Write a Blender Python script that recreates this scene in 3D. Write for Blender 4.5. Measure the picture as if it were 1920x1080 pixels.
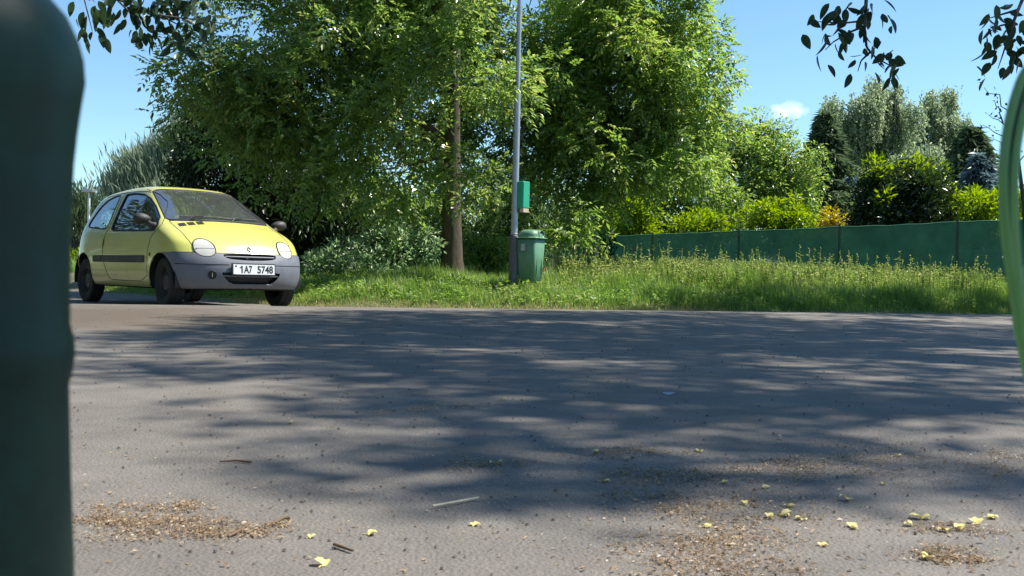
import bpy, math, random
import numpy as np
from mathutils import Matrix, Vector

for o in list(bpy.data.objects):
    bpy.data.objects.remove(o)
SC = bpy.context.scene
COL = SC.collection
R = math.radians

# ------------------------------------------------------------------ camera
FPX, HOR, ROLL, CAMH = 1900.0, 515.4, R(1.345), 0.4486
cam_d = bpy.data.cameras.new('camera')
cam = bpy.data.objects.new('camera', cam_d)
COL.objects.link(cam)
cam_d.sensor_width = 36.0
cam_d.lens = FPX / 1920 * 36
cam_d.clip_start = 0.02
cam_d.clip_end = 3000
pitch = math.atan((540 - HOR) / FPX)
cam.matrix_world = (Matrix.Translation((0, 0, CAMH)) @ Matrix.Rotation(R(90) - pitch, 4, 'X')
                    @ Matrix.Rotation(ROLL, 4, 'Z'))
cam_d.dof.use_dof = True
cam_d.dof.focus_distance = 12.0
cam_d.dof.aperture_fstop = 15.0
SC.camera = cam

# ------------------------------------------------------------------ sky and sun
SUN_AZ, SUN_EL = R(76), R(56)          # azimuth from the view direction towards the right
world = bpy.data.worlds.new('World')
SC.world = world
world.use_nodes = True
wn, wl = world.node_tree.nodes, world.node_tree.links
wn.clear()
w_out = wn.new('ShaderNodeOutputWorld')
w_bg = wn.new('ShaderNodeBackground')
w_bg.inputs['Strength'].default_value = 0.10
sky = wn.new('ShaderNodeTexSky')
sky.sky_type = 'NISHITA'
sky.sun_disc = False
sky.sun_elevation = SUN_EL
sky.sun_rotation = SUN_AZ
sky.air_density = 1.0
sky.dust_density = 0.0
sky.ozone_density = 2.0
# one small fair-weather cloud low over the trees
tc = wn.new('ShaderNodeTexCoord')
cdir = Vector(((1462 - 960) / FPX, 1.0, (HOR + 12 - 209) / FPX)).normalized()
vsub = wn.new('ShaderNodeVectorMath'); vsub.operation = 'SUBTRACT'
vsub.inputs[1].default_value = cdir
vscl = wn.new('ShaderNodeVectorMath'); vscl.operation = 'MULTIPLY'
vscl.inputs[1].default_value = (1 / 0.016, 1 / 0.016, 1 / 0.0065)
vlen = wn.new('ShaderNodeVectorMath'); vlen.operation = 'LENGTH'
cno = wn.new('ShaderNodeTexNoise'); cno.inputs['Scale'].default_value = 90; cno.inputs['Detail'].default_value = 5
cadd = wn.new('ShaderNodeMath'); cadd.operation = 'MULTIPLY_ADD'; cadd.inputs[1].default_value = 2.6
cmr = wn.new('ShaderNodeMapRange')
cmr.inputs['From Min'].default_value = 2.5; cmr.inputs['From Max'].default_value = 1.1
cmr.inputs['To Max'].default_value = 0.75
cmix = wn.new('ShaderNodeMix'); cmix.data_type = 'RGBA'
cmix.inputs['B'].default_value = (9.0, 9.4, 9.8, 1)
wl.new(tc.outputs['Generated'], vsub.inputs[0]); wl.new(vsub.outputs[0], vscl.inputs[0])
wl.new(vscl.outputs[0], vlen.inputs[0]); wl.new(tc.outputs['Generated'], cno.inputs['Vector'])
wl.new(cno.outputs['Fac'], cadd.inputs[0]); wl.new(vlen.outputs['Value'], cadd.inputs[2])
wl.new(cadd.outputs[0], cmr.inputs['Value'])
wl.new(cmr.outputs['Result'], cmix.inputs['Factor'])
tint = wn.new('ShaderNodeMix'); tint.data_type = 'RGBA'; tint.blend_type = 'MULTIPLY'; tint.inputs['Factor'].default_value = 1.0
tint.inputs['B'].default_value = (0.78, 0.965, 1.02, 1)
wl.new(sky.outputs['Color'], tint.inputs['A']); wl.new(tint.outputs['Result'], cmix.inputs['A'])
wl.new(cmix.outputs['Result'], w_bg.inputs['Color'])
wl.new(w_bg.outputs[0], w_out.inputs['Surface'])

sun_d = bpy.data.lights.new('sun', 'SUN')
sun_d.energy = 5.0
sun_d.angle = R(0.53)
sun_d.color = (1.0, 0.955, 0.87)
sun = bpy.data.objects.new('sun', sun_d)
COL.objects.link(sun)
SUNV = Vector((math.sin(SUN_AZ) * math.cos(SUN_EL), math.cos(SUN_AZ) * math.cos(SUN_EL), math.sin(SUN_EL)))
sun.rotation_euler = SUNV.to_track_quat('Z', 'Y').to_euler()
sun.location = SUNV * 60

SC.view_settings.view_transform = 'Standard'
SC.view_settings.look = 'None'
SC.view_settings.gamma = 1.0
SC.view_settings.use_curve_mapping = False
SC.view_settings.exposure = 0.85
SC.cycles.use_denoising = True
SC.cycles.max_bounces = 8
SC.cycles.transparent_max_bounces = 16
SC.cycles.caustics_reflective = False
SC.cycles.caustics_refractive = False
SC.cycles.sample_clamp_indirect = 4.0

# ------------------------------------------------------------------ helpers
def P(px, py, D):
    """the point at depth D seen at photo pixel (px, py)"""
    u, v = px - 960, py - HOR
    c, s = math.cos(ROLL), math.sin(ROLL)
    return np.array([(u * c + v * s) / FPX * D, D, CAMH - (-u * s + v * c) / FPX * D])

def G(px, py, z=0.0):
    """ground point (height z) seen at photo pixel"""
    u, v = px - 960, py - HOR
    c, s = math.cos(ROLL), math.sin(ROLL)
    D = (CAMH - z) * FPX / (-u * s + v * c)
    return P(px, py, D)

def smooth01(t):
    t = np.clip(t, 0, 1)
    return t * t * (3 - 2 * t)

def mk(name, V, F, mat, parent=None, smooth=False, normals=None, **props):
    """one mesh object from vertices and a list of face arrays (each n x 3 or n x 4)"""
    V = np.asarray(V, np.float32).reshape(-1, 3)
    if not isinstance(F, list):
        F = [F]
    F = [np.asarray(f, np.int32) for f in F if len(f)]
    me = bpy.data.meshes.new(name)
    nl = sum(f.size for f in F)
    npoly = sum(len(f) for f in F)
    me.vertices.add(len(V)); me.loops.add(nl); me.polygons.add(npoly)
    me.vertices.foreach_set('co', V.ravel())
    me.loops.foreach_set('vertex_index', np.concatenate([f.ravel() for f in F]))
    st, tot = [], 0
    for f in F:
        k = f.shape[1]
        st.append(tot + np.arange(len(f)) * k); tot += f.size
    me.polygons.foreach_set('loop_start', np.concatenate(st).astype(np.int32))
    me.polygons.foreach_set('use_smooth', np.full(npoly, smooth))
    me.update(calc_edges=True)
    me.validate()
    if normals is not None:
        me.normals_split_custom_set_from_vertices([tuple(n) for n in normals])
    if mat is not None:
        me.materials.append(mat)
    o = bpy.data.objects.new(name, me)
    COL.objects.link(o)
    if parent is not None:
        o.parent = parent
    for k, v in props.items():
        o[k] = v
    return o

def thing(name, label, cat, loc=(0, 0, 0), rz=0.0, group=None):
    e = bpy.data.objects.new(name, None)
    e.empty_display_size = 0.2
    COL.objects.link(e)
    e.location = loc
    e.rotation_euler = (0, 0, rz)
    e['label'] = label; e['category'] = cat
    if group:
        e['group'] = group
    return e

class MB:
    """collects pieces of one mesh"""
    def __init__(s):
        s.V, s.F, s.n = [], {3: [], 4: []}, 0
    def add(s, V, *Fs):
        V = np.asarray(V, float).reshape(-1, 3)
        for F in Fs:
            F = np.asarray(F, int)
            if len(F):
                s.F[F.shape[1]].append(F + s.n)
        s.V.append(V); s.n += len(V)
        return s
    def box(s, c, d, rz=0.0, taper=1.0):
        x, y, z = np.array(d) / 2
        t = taper
        v = np.array([[-x, -y, -z], [x, -y, -z], [x, y, -z], [-x, y, -z],
                      [-x * t, -y * t, z], [x * t, -y * t, z], [x * t, y * t, z], [-x * t, y * t, z]])
        ca, sa = math.cos(rz), math.sin(rz)
        v = v @ np.array([[ca, sa, 0], [-sa, ca, 0], [0, 0, 1]]) + np.array(c)
        return s.add(v, [[0, 3, 2, 1], [4, 5, 6, 7], [0, 1, 5, 4], [1, 2, 6, 5], [2, 3, 7, 6], [3, 0, 4, 7]])
    def tube(s, pts, rad, n=6, cap=True):
        V, F, C = tube(pts, rad, n)
        s.add(V, F)
        if cap:
            s.add(np.vstack([V[:n], [np.mean(V[:n], 0)]]), [[(i + 1) % n, i, n] for i in range(n)])
            s.add(np.vstack([V[-n:], [np.mean(V[-n:], 0)]]), [[i, (i + 1) % n, n] for i in range(n)])
        return s
    def lathe(s, prof, c=(0, 0, 0), axis='Z', n=24, seg=None):
        prof = np.asarray(prof, float)
        a = np.linspace(0, 2 * math.pi, n, endpoint=False)
        r, h = prof[:, 0], prof[:, 1]
        X = r[:, None] * np.cos(a); Y = r[:, None] * np.sin(a); Z = np.repeat(h[:, None], n, 1)
        if axis == 'Z': v = np.stack([X, Y, Z], -1)
        elif axis == 'Y': v = np.stack([X, Z, Y], -1)
        else: v = np.stack([Z, X, Y], -1)
        v = v.reshape(-1, 3) + np.array(c)
        m = len(prof)
        i, j = np.meshgrid(np.arange(m - 1), np.arange(n), indexing='ij')
        i, j = i.ravel(), j.ravel(); k = (j + 1) % n
        f = np.stack([i * n + j, i * n + k, (i + 1) * n + k, (i + 1) * n + j], 1)
        if axis == 'Y':
            f = f[:, ::-1]
        return s.add(v, f)
    def build(s, name, mat, parent=None, smooth=False, **props):
        V = np.vstack(s.V)
        F = [np.vstack(s.F[k]) for k in (3, 4) if s.F[k]]
        return mk(name, V, F, mat, parent, smooth, **props)

def tube(pts, rad, n=6):
    p = np.asarray(pts, float)
    m = len(p)
    rad = np.broadcast_to(np.asarray(rad, float), (m,))
    t = np.gradient(p, axis=0)
    t /= np.linalg.norm(t, axis=1, keepdims=True) + 1e-9
    ref = np.array([0.13, 0.27, 0.95]) if abs(t[:, 2]).mean() < 0.8 else np.array([1.0, 0.1, 0.05])
    a = np.cross(t, ref); a /= np.linalg.norm(a, axis=1, keepdims=True) + 1e-9
    b = np.cross(t, a)
    an = np.linspace(0, 2 * math.pi, n, endpoint=False)
    v = p[:, None] + rad[:, None, None] * (a[:, None] * np.cos(an)[None, :, None] + b[:, None] * np.sin(an)[None, :, None])
    i, j = np.meshgrid(np.arange(m - 1), np.arange(n), indexing='ij')
    i, j = i.ravel(), j.ravel(); k = (j + 1) % n
    f = np.stack([i * n + j, (i + 1) * n + j, (i + 1) * n + k, i * n + k], 1)
    return v.reshape(-1, 3), f[:, ::-1], None

def nrm(v):
    return v / (np.linalg.norm(v, axis=-1, keepdims=True) + 1e-9)

# ------------------------------------------------------------------ materials
def mat_new(name):
    m = bpy.data.materials.new(name)
    m.use_nodes = True
    nt = m.node_tree
    nt.nodes.clear()
    out = nt.nodes.new('ShaderNodeOutputMaterial')
    return m, nt, out

def noise(nt, scale, detail=4, rough=0.6, vec=None):
    n = nt.nodes.new('ShaderNodeTexNoise')
    n.inputs['Scale'].default_value = scale
    n.inputs['Detail'].default_value = detail
    n.inputs['Roughness'].default_value = rough
    if vec is not None:
        nt.links.new(vec, n.inputs['Vector'])
    return n

def ramp(nt, fac, stops):
    r = nt.nodes.new('ShaderNodeValToRGB')
    el = r.color_ramp.elements
    while len(el) < len(stops):
        el.new(0.5)
    for e, (p, c) in zip(el, stops):
        e.position = p
        e.color = (*c, 1) if len(c) == 3 else c
    nt.links.new(fac, r.inputs['Fac'])
    return r

def mat_pbr(name, col, rough=0.5, metal=0.0, coat=0.0, var=0.12, scale=6.0, bump=0.0, bscale=60.0, spec=0.5, col2=None):
    m, nt, out = mat_new(name)
    b = nt.nodes.new('ShaderNodeBsdfPrincipled')
    tcn = nt.nodes.new('ShaderNodeTexCoord')
    n = noise(nt, scale, 6, 0.65, tcn.outputs['Object'])
    c = np.array(col)
    c2 = np.array(col2) if col2 is not None else c * (1 + var)
    r = ramp(nt, n.outputs['Fac'], [(0.3, tuple(np.clip(c * (1 - var), 0, 1))), (0.7, tuple(np.clip(c2, 0, 1)))])
    nt.links.new(r.outputs['Color'], b.inputs['Base Color'])
    b.inputs['Roughness'].default_value = rough
    b.inputs['Metallic'].default_value = metal
    b.inputs['Specular IOR Level'].default_value = spec
    b.inputs['Coat Weight'].default_value = coat
    b.inputs['Coat Roughness'].default_value = 0.06
    rr = ramp(nt, n.outputs['Fac'], [(0.25, (rough * 0.8,) * 3), (0.8, (min(1, rough * 1.25),) * 3)])
    nt.links.new(rr.outputs['Color'], b.inputs['Roughness'])
    if bump:
        bn = noise(nt, bscale, 6, 0.7, tcn.outputs['Object'])
        bp = nt.nodes.new('ShaderNodeBump')
        bp.inputs['Strength'].default_value = bump
        bp.inputs['Distance'].default_value = 0.01
        nt.links.new(bn.outputs['Fac'], bp.inputs['Height'])
        nt.links.new(bp.outputs[0], b.inputs['Normal'])
    nt.links.new(b.outputs[0], out.inputs['Surface'])
    return m

def mat_leaf(name, dark, light, trans=0.45, gloss=0.35, patch=0.9, dry=None):
    """leaf: diffuse + translucent + waxy gloss, colour varying leaf by leaf and patch by patch"""
    m, nt, out = mat_new(name)
    L = nt.links
    geo = nt.nodes.new('ShaderNodeNewGeometry')
    tcn = nt.nodes.new('ShaderNodeTexCoord')
    n = noise(nt, patch, 3, 0.55, tcn.outputs['Object'])
    mx = nt.nodes.new('ShaderNodeMath'); mx.operation = 'MULTIPLY_ADD'
    mx.inputs[1].default_value = 0.5
    L.new(geo.outputs['Random Per Island'], mx.inputs[0])
    mm = nt.nodes.new('ShaderNodeMath'); mm.operation = 'MULTIPLY'; mm.inputs[1].default_value = 0.5
    L.new(n.outputs['Fac'], mm.inputs[0]); L.new(mm.outputs[0], mx.inputs[2])
    stops = [(0.2, dark), (0.75, light)]
    if dry is not None:
        stops = [(0.2, dark), (0.62, light), (0.8, dry)]
    r = ramp(nt, mx.outputs[0], stops)
    d = nt.nodes.new('ShaderNodeBsdfPrincipled')
    d.inputs['Roughness'].default_value = 0.33
    d.inputs['Specular IOR Level'].default_value = gloss
    L.new(r.outputs['Color'], d.inputs['Base Color'])
    t = nt.nodes.new('ShaderNodeBsdfTranslucent')
    hs = nt.nodes.new('ShaderNodeHueSaturation')
    hs.inputs['Hue'].default_value = 0.485
    hs.inputs['Saturation'].default_value = 1.15
    hs.inputs['Value'].default_value = 1.9
    L.new(r.outputs['Color'], hs.inputs['Color']); L.new(hs.outputs[0], t.inputs['Color'])
    mix = nt.nodes.new('ShaderNodeMixShader')
    mix.inputs[0].default_value = trans
    L.new(d.outputs[0], mix.inputs[1]); L.new(t.outputs[0], mix.inputs[2])
    L.new(mix.outputs[0], out.inputs['Surface'])
    return m

def mat_bark(name, c1, c2, scale=9):
    m, nt, out = mat_new(name)
    L = nt.links
    tcn = nt.nodes.new('ShaderNodeTexCoord')
    mp = nt.nodes.new('ShaderNodeMapping'); mp.inputs['Scale'].default_value = (1, 1, 0.16)
    L.new(tcn.outputs['Object'], mp.inputs['Vector'])
    n = noise(nt, scale * 2.2, 8, 0.75, mp.outputs[0])
    n2 = noise(nt, 2.0, 4, 0.6, tcn.outputs['Object'])
    r = ramp(nt, n.outputs['Fac'], [(0.34, c1), (0.66, c2)])
    r2 = ramp(nt, n2.outputs['Fac'], [(0.3, (0.75,) * 3), (0.7, (1.2,) * 3)])
    mx = nt.nodes.new('ShaderNodeMix'); mx.data_type = 'RGBA'; mx.blend_type = 'MULTIPLY'; mx.inputs['Factor'].default_value = 1
    L.new(r.outputs['Color'], mx.inputs['A']); L.new(r2.outputs['Color'], mx.inputs['B'])
    b = nt.nodes.new('ShaderNodeBsdfPrincipled'); b.inputs['Roughness'].default_value = 0.9
    bp = nt.nodes.new('ShaderNodeBump'); bp.inputs['Strength'].default_value = 0.8; bp.inputs['Distance'].default_value = 0.03
    L.new(n.outputs['Fac'], bp.inputs['Height']); L.new(bp.outputs[0], b.inputs['Normal'])
    L.new(mx.outputs['Result'], b.inputs['Base Color']); L.new(b.outputs[0], out.inputs['Surface'])
    return m

def mat_asphalt():
    m, nt, out = mat_new('asphalt')
    L = nt.links
    tcn = nt.nodes.new('ShaderNodeTexCoord')
    big = noise(nt, 0.55, 5, 0.6, tcn.outputs['Object'])
    mid = noise(nt, 3.4, 8, 0.72, tcn.outputs['Object'])
    fine = noise(nt, 190.0, 3, 0.8, tcn.outputs['Object'])
    vor = nt.nodes.new('ShaderNodeTexVoronoi'); vor.inputs['Scale'].default_value = 130.0
    L.new(tcn.outputs['Object'], vor.inputs['Vector'])
    r1 = ramp(nt, big.outputs['Fac'], [(0.3, (0.135, 0.121, 0.105)), (0.7, (0.176, 0.159, 0.139))])
    r2 = ramp(nt, mid.outputs['Fac'], [(0.3, (0.78, 0.77, 0.76)), (0.7, (1.16, 1.15, 1.14))])
    r3 = ramp(nt, fine.outputs['Fac'], [(0.3, (0.62,) * 3), (0.5, (1.0,) * 3), (0.72, (1.45,) * 3)])
    a = nt.nodes.new('ShaderNodeMix'); a.data_type = 'RGBA'; a.blend_type = 'MULTIPLY'; a.inputs['Factor'].default_value = 1
    b = nt.nodes.new('ShaderNodeMix'); b.data_type = 'RGBA'; b.blend_type = 'MULTIPLY'; b.inputs['Factor'].default_value = 1
    L.new(r1.outputs['Color'], a.inputs['A']); L.new(r2.outputs['Color'], a.inputs['B'])
    L.new(a.outputs['Result'], b.inputs['A']); L.new(r3.outputs['Color'], b.inputs['B'])
    # sandy dirt drifted over the left far corner and thin dusty patches
    sep = nt.nodes.new('ShaderNodeVectorMath'); sep.operation = 'DISTANCE'
    sep.inputs[1].default_value = (-3.5, 8.3, 0.0)
    L.new(tcn.outputs['Object'], sep.inputs[0])
    dn = noise(nt, 1.6, 6, 0.7, tcn.outputs['Object'])
    add = nt.nodes.new('ShaderNodeMath'); add.operation = 'MULTIPLY_ADD'; add.inputs[1].default_value = -3.2
    L.new(dn.outputs['Fac'], add.inputs[0]); L.new(sep.outputs['Value'], add.inputs[2])
    mr = nt.nodes.new('ShaderNodeMapRange'); mr.inputs['From Min'].default_value = 0.9; mr.inputs['From Max'].default_value = -0.9; mr.inputs['To Max'].default_value = 0.95
    L.new(add.outputs[0], mr.inputs['Value'])
    dust_veil = noise(nt, 0.9, 7, 0.72, tcn.outputs['Object'])
    mr2 = nt.nodes.new('ShaderNodeMapRange'); mr2.inputs['From Min'].default_value = 0.56; mr2.inputs['From Max'].default_value = 0.74
    mr2.inputs['To Max'].default_value = 0.45
    L.new(dust_veil.outputs['Fac'], mr2.inputs['Value'])
    mxx = nt.nodes.new('ShaderNodeMath'); mxx.operation = 'MAXIMUM'
    L.new(mr.outputs['Result'], mxx.inputs[0]); L.new(mr2.outputs['Result'], mxx.inputs[1])
    rd = ramp(nt, fine.outputs['Fac'], [(0.3, (0.040, 0.030, 0.021)), (0.7, (0.17, 0.13, 0.092))])
    c = nt.nodes.new('ShaderNodeMix'); c.data_type = 'RGBA'
    L.new(mxx.outputs[0], c.inputs['Factor']); L.new(b.outputs['Result'], c.inputs['A']); L.new(rd.outputs['Color'], c.inputs['B'])
    p = nt.nodes.new('ShaderNodeBsdfPrincipled')
    p.inputs['Roughness'].default_value = 0.82
    p.inputs['Specular IOR Level'].default_value = 0.35
    L.new(c.outputs['Result'], p.inputs['Base Color'])
    bp = nt.nodes.new('ShaderNodeBump'); bp.inputs['Strength'].default_value = 0.55; bp.inputs['Distance'].default_value = 0.004
    L.new(vor.outputs['Distance'], bp.inputs['Height'])
    L.new(bp.outputs[0], p.inputs['Normal'])
    L.new(p.outputs[0], out.inputs['Surface'])
    return m

def mat_soil():
    m, nt, out = mat_new('verge_soil')
    L = nt.links
    tcn = nt.nodes.new('ShaderNodeTexCoord')
    n = noise(nt, 3.0, 8, 0.7, tcn.outputs['Object'])
    r = ramp(nt, n.outputs['Fac'], [(0.3, (0.045, 0.06, 0.02)), (0.5, (0.10, 0.10, 0.045)), (0.7, (0.19, 0.155, 0.095))])
    b = nt.nodes.new('ShaderNodeBsdfPrincipled'); b.inputs['Roughness'].default_value = 0.95
    L.new(r.outputs['Color'], b.inputs['Base Color']); L.new(b.outputs[0], out.inputs['Surface'])
    return m

def mat_glass(name, tint=(0.75, 0.85, 0.85), refl=1.0, dust_veil=.04, base=.13):
    m, nt, out = mat_new(name)
    L = nt.links
    t = nt.nodes.new('ShaderNodeBsdfTransparent'); t.inputs['Color'].default_value = (*tint, 1)
    g = nt.nodes.new('ShaderNodeBsdfGlossy'); g.inputs['Roughness'].default_value = 0.03
    g.inputs['Color'].default_value = (refl, refl, refl, 1)
    fr = nt.nodes.new('ShaderNodeFresnel'); fr.inputs['IOR'].default_value = 1.5
    tcn = nt.nodes.new('ShaderNodeTexCoord')
    n = noise(nt, 3.0, 5, 0.6, tcn.outputs['Object'])
    dd = nt.nodes.new('ShaderNodeBsdfDiffuse'); dd.inputs['Color'].default_value = (0.85, 0.83, 0.74, 1) if 'headlight' in name else (0.35, 0.36, 0.35, 1)  # pale diffuse over windscreen and headlights brightens them in place of reflected light
    mr = nt.nodes.new('ShaderNodeMapRange'); mr.inputs['To Min'].default_value = dust_veil; mr.inputs['To Max'].default_value = dust_veil * 2.2
    L.new(n.outputs['Fac'], mr.inputs['Value'])
    mul = nt.nodes.new('ShaderNodeMath'); mul.operation = 'MULTIPLY_ADD'; mul.inputs[1].default_value = 1.6; mul.inputs[2].default_value = base
    L.new(fr.outputs[0], mul.inputs[0])
    a = nt.nodes.new('ShaderNodeMixShader'); b = nt.nodes.new('ShaderNodeMixShader')
    L.new(mul.outputs[0], a.inputs[0]); L.new(t.outputs[0], a.inputs[1]); L.new(g.outputs[0], a.inputs[2])
    L.new(mr.outputs['Result'], b.inputs[0]); L.new(a.outputs[0], b.inputs[1]); L.new(dd.outputs[0], b.inputs[2])
    L.new(b.outputs[0], out.inputs['Surface'])
    return m

def mat_net():
    m, nt, out = mat_new('shade_netting')
    L = nt.links
    tcn = nt.nodes.new('ShaderNodeTexCoord')
    n = noise(nt, 2.5, 6, 0.7, tcn.outputs['Object'])
    r = ramp(nt, n.outputs['Fac'], [(0.3, (0.006, 0.026, 0.019)), (0.7, (0.012, 0.048, 0.034))])
    d = nt.nodes.new('ShaderNodeBsdfDiffuse'); t = nt.nodes.new('ShaderNodeBsdfTranslucent')
    tr = nt.nodes.new('ShaderNodeBsdfTransparent')
    L.new(r.outputs['Color'], d.inputs['Color'])
    hs = nt.nodes.new('ShaderNodeHueSaturation'); hs.inputs['Value'].default_value = 1.5
    L.new(r.outputs['Color'], hs.inputs['Color']); L.new(hs.outputs[0], t.inputs['Color'])
    a = nt.nodes.new('ShaderNodeMixShader'); a.inputs[0].default_value = 0.55
    L.new(d.outputs[0], a.inputs[1]); L.new(t.outputs[0], a.inputs[2])
    b = nt.nodes.new('ShaderNodeMixShader'); b.inputs[0].default_value = 0.07
    L.new(a.outputs[0], b.inputs[1]); L.new(tr.outputs[0], b.inputs[2])
    L.new(b.outputs[0], out.inputs['Surface'])
    return m

M = {}
M['asphalt'] = mat_asphalt()
M['soil'] = mat_soil()
M['walnut'] = mat_leaf('walnut_leaf', (0.070, 0.135, 0.038), (0.20, 0.30, 0.085), 0.54, 1.0, 0.7, dry=(0.29, 0.31, 0.11))
M['broad'] = mat_leaf('broad_leaf', (0.075, 0.15, 0.036), (0.21, 0.31, 0.08), 0.56, 1.0, 0.7, dry=(0.30, 0.32, 0.10))
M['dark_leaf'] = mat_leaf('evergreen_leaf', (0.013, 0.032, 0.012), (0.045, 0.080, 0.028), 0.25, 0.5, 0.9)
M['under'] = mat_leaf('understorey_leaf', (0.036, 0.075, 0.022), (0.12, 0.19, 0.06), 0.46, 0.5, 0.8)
M['greybush'] = mat_leaf('grey_green_leaf', (0.14, 0.23, 0.11), (0.30, 0.41, 0.23), 0.45, 0.8, 1.2)
M['lime'] = mat_leaf('lime_leaf', (0.09, 0.17, 0.012), (0.22, 0.32, 0.025), 0.5, 0.4, 0.9)
M['orange'] = mat_leaf('orange_leaf', (0.22, 0.20, 0.025), (0.40, 0.34, 0.05), 0.45, 0.4, 1.0)
M['laurel'] = mat_leaf('laurel_leaf', (0.012, 0.032, 0.010), (0.040, 0.075, 0.018), 0.25, 0.7, 0.8)
M['spruce'] = mat_leaf('spruce_needle', (0.05, 0.085, 0.045), (0.13, 0.18, 0.09), 0.3, 0.3, 0.8)
M['blue_spruce'] = mat_leaf('blue_spruce_needle', (0.08, 0.12, 0.13), (0.20, 0.27, 0.29), 0.25, 0.3, 0.8)
M['pine'] = mat_leaf('pale_pine_needle', (0.16, 0.20, 0.14), (0.32, 0.38, 0.27), 0.35, 0.3, 0.6)
M['birch'] = mat_leaf('birch_leaf', (0.15, 0.20, 0.12), (0.29, 0.35, 0.22), 0.55, 0.4, 0.25)
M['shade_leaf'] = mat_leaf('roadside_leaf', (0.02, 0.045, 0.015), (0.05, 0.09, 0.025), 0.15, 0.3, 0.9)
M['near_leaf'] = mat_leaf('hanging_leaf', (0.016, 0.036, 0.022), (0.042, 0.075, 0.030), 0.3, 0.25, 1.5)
M['grass'] = mat_leaf('grass_blade', (0.08, 0.155, 0.035), (0.18, 0.29, 0.075), 0.5, 0.3, 1.1, dry=(0.28, 0.28, 0.13))
M['dry_grass'] = mat_leaf('dry_grass', (0.19, 0.17, 0.07), (0.34, 0.30, 0.15), 0.4, 0.3, 2.0)
M['weed'] = mat_leaf('weed_leaf', (0.11, 0.18, 0.045), (0.24, 0.30, 0.10), 0.5, 0.3, 1.3, dry=(0.36, 0.34, 0.18))
M['strap'] = mat_leaf('strap_leaf', (0.20, 0.36, 0.17), (0.34, 0.52, 0.28), 0.45, 0.5, 8.0)
M['strap_dark'] = mat_leaf('strap_groove_dark', (0.02, 0.06, 0.02), (0.05, 0.12, 0.04), 0.25, 0.5, 8.0)
M['bark'] = mat_bark('bark', (0.050, 0.039, 0.025), (0.13, 0.102, 0.066))
M['bark_dark'] = mat_bark('dark_bark', (0.03, 0.027, 0.023), (0.085, 0.075, 0.06))
M['birch_bark'] = mat_bark('birch_bark', (0.10, 0.095, 0.085), (0.42, 0.40, 0.37), 4)
M['grey_bark'] = mat_bark('grey_bark', (0.16, 0.15, 0.12), (0.34, 0.32, 0.27))
M['galv'] = mat_pbr('galvanised_steel', (0.42, 0.44, 0.46), 0.45, 0.6, var=0.15, scale=9, bump=0.05)
M['pole_base'] = mat_pbr('pole_base_paint', (0.10, 0.105, 0.11), 0.6, 0.2, var=0.3, scale=14, bump=0.15)
M['bin'] = mat_pbr('bin_plastic', (0.115, 0.25, 0.14), 0.42, var=0.15, scale=8, bump=0.06)
M['bin_dark'] = mat_pbr('bin_hole', (0.012, 0.014, 0.014), 0.7)
M['teal'] = mat_pbr('dispenser_paint', (0.02, 0.38, 0.21), 0.4, var=0.08, scale=8)
M['cream'] = mat_pbr('dispenser_tray', (0.62, 0.48, 0.34), 0.6)
M['fence_post'] = mat_pbr('fence_post_paint', (0.02, 0.07, 0.045), 0.5)
M['net'] = mat_net()
M['hem'] = mat_pbr('netting_hem', (0.05, 0.19, 0.12), 0.7)
M['white_paint'] = mat_pbr('white_paint', (0.75, 0.75, 0.72), 0.5)
M['red_paint'] = mat_pbr('red_paint', (0.5, 0.03, 0.03), 0.5)
M['debris'] = mat_leaf('dry_debris', (0.20, 0.13, 0.075), (0.46, 0.35, 0.22), 0.12, 0.2, 3.0)
M['crumb'] = mat_pbr('dark_crumb', (0.06, 0.05, 0.04), 0.9, var=0.5, scale=40)
M['petal'] = mat_leaf('yellow_petal', (0.55, 0.47, 0.13), (0.80, 0.72, 0.32), 0.12, 0.3, 30.0)
M['stick'] = mat_pbr('pale_stick', (0.52, 0.44, 0.32), 0.8, var=0.2, scale=30)
M['twig'] = mat_pbr('brown_twig', (0.14, 0.085, 0.05), 0.85, var=0.3, scale=30)
M['pale_leaf'] = mat_pbr('bleached_leaf', (0.36, 0.37, 0.40), 0.7, var=0.15, scale=40)
M['post_green'] = mat_pbr('dark_green_plastic', (0.006, 0.030, 0.022), 0.45, var=0.5, scale=22, spec=0.22, bump=0.1, bscale=220)

# car materials
M['paint'] = mat_pbr('pale_yellow_paint', (0.58, 0.565, 0.135), 0.34, coat=0.7, var=0.05, scale=3)
M['bumper'] = mat_pbr('grey_plastic', (0.14, 0.15, 0.175), 0.55, var=0.12, scale=9, bump=0.03, bscale=160)
M['black'] = mat_pbr('black_rubber', (0.012, 0.012, 0.013), 0.6)
M['trim'] = mat_pbr('dark_trim', (0.040, 0.038, 0.036), 0.6, var=0.2)
M['tyre'] = mat_pbr('tyre_rubber', (0.020, 0.019, 0.018), 0.85, var=0.4, scale=14, bump=0.3, bscale=90)
M['rim'] = mat_pbr('dull_steel_wheel', (0.03, 0.03, 0.032), 0.5, 0.4, var=0.3, scale=12)
M['glass'] = mat_glass('car_glass', (0.62, 0.76, 0.74))
M['screen'] = mat_glass('windscreen_glass', (0.82, 0.90, 0.86), 1.0, .06, .30)
M['lining'] = mat_pbr('interior_lining', (0.07, 0.07, 0.072), 0.9)
M['seat'] = mat_pbr('seat_cloth', (0.05, 0.055, 0.065), 0.95, var=0.2)
M['dash'] = mat_pbr('dashboard_plastic', (0.10, 0.10, 0.10), 0.7)
M['plate'] = mat_pbr('plate_white', (0.78, 0.79, 0.80), 0.4, var=0.04, scale=10)
M['ink'] = mat_pbr('plate_ink', (0.015, 0.015, 0.018), 0.5)
M['eu'] = mat_pbr('plate_blue', (0.02, 0.06, 0.35), 0.5)
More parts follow.
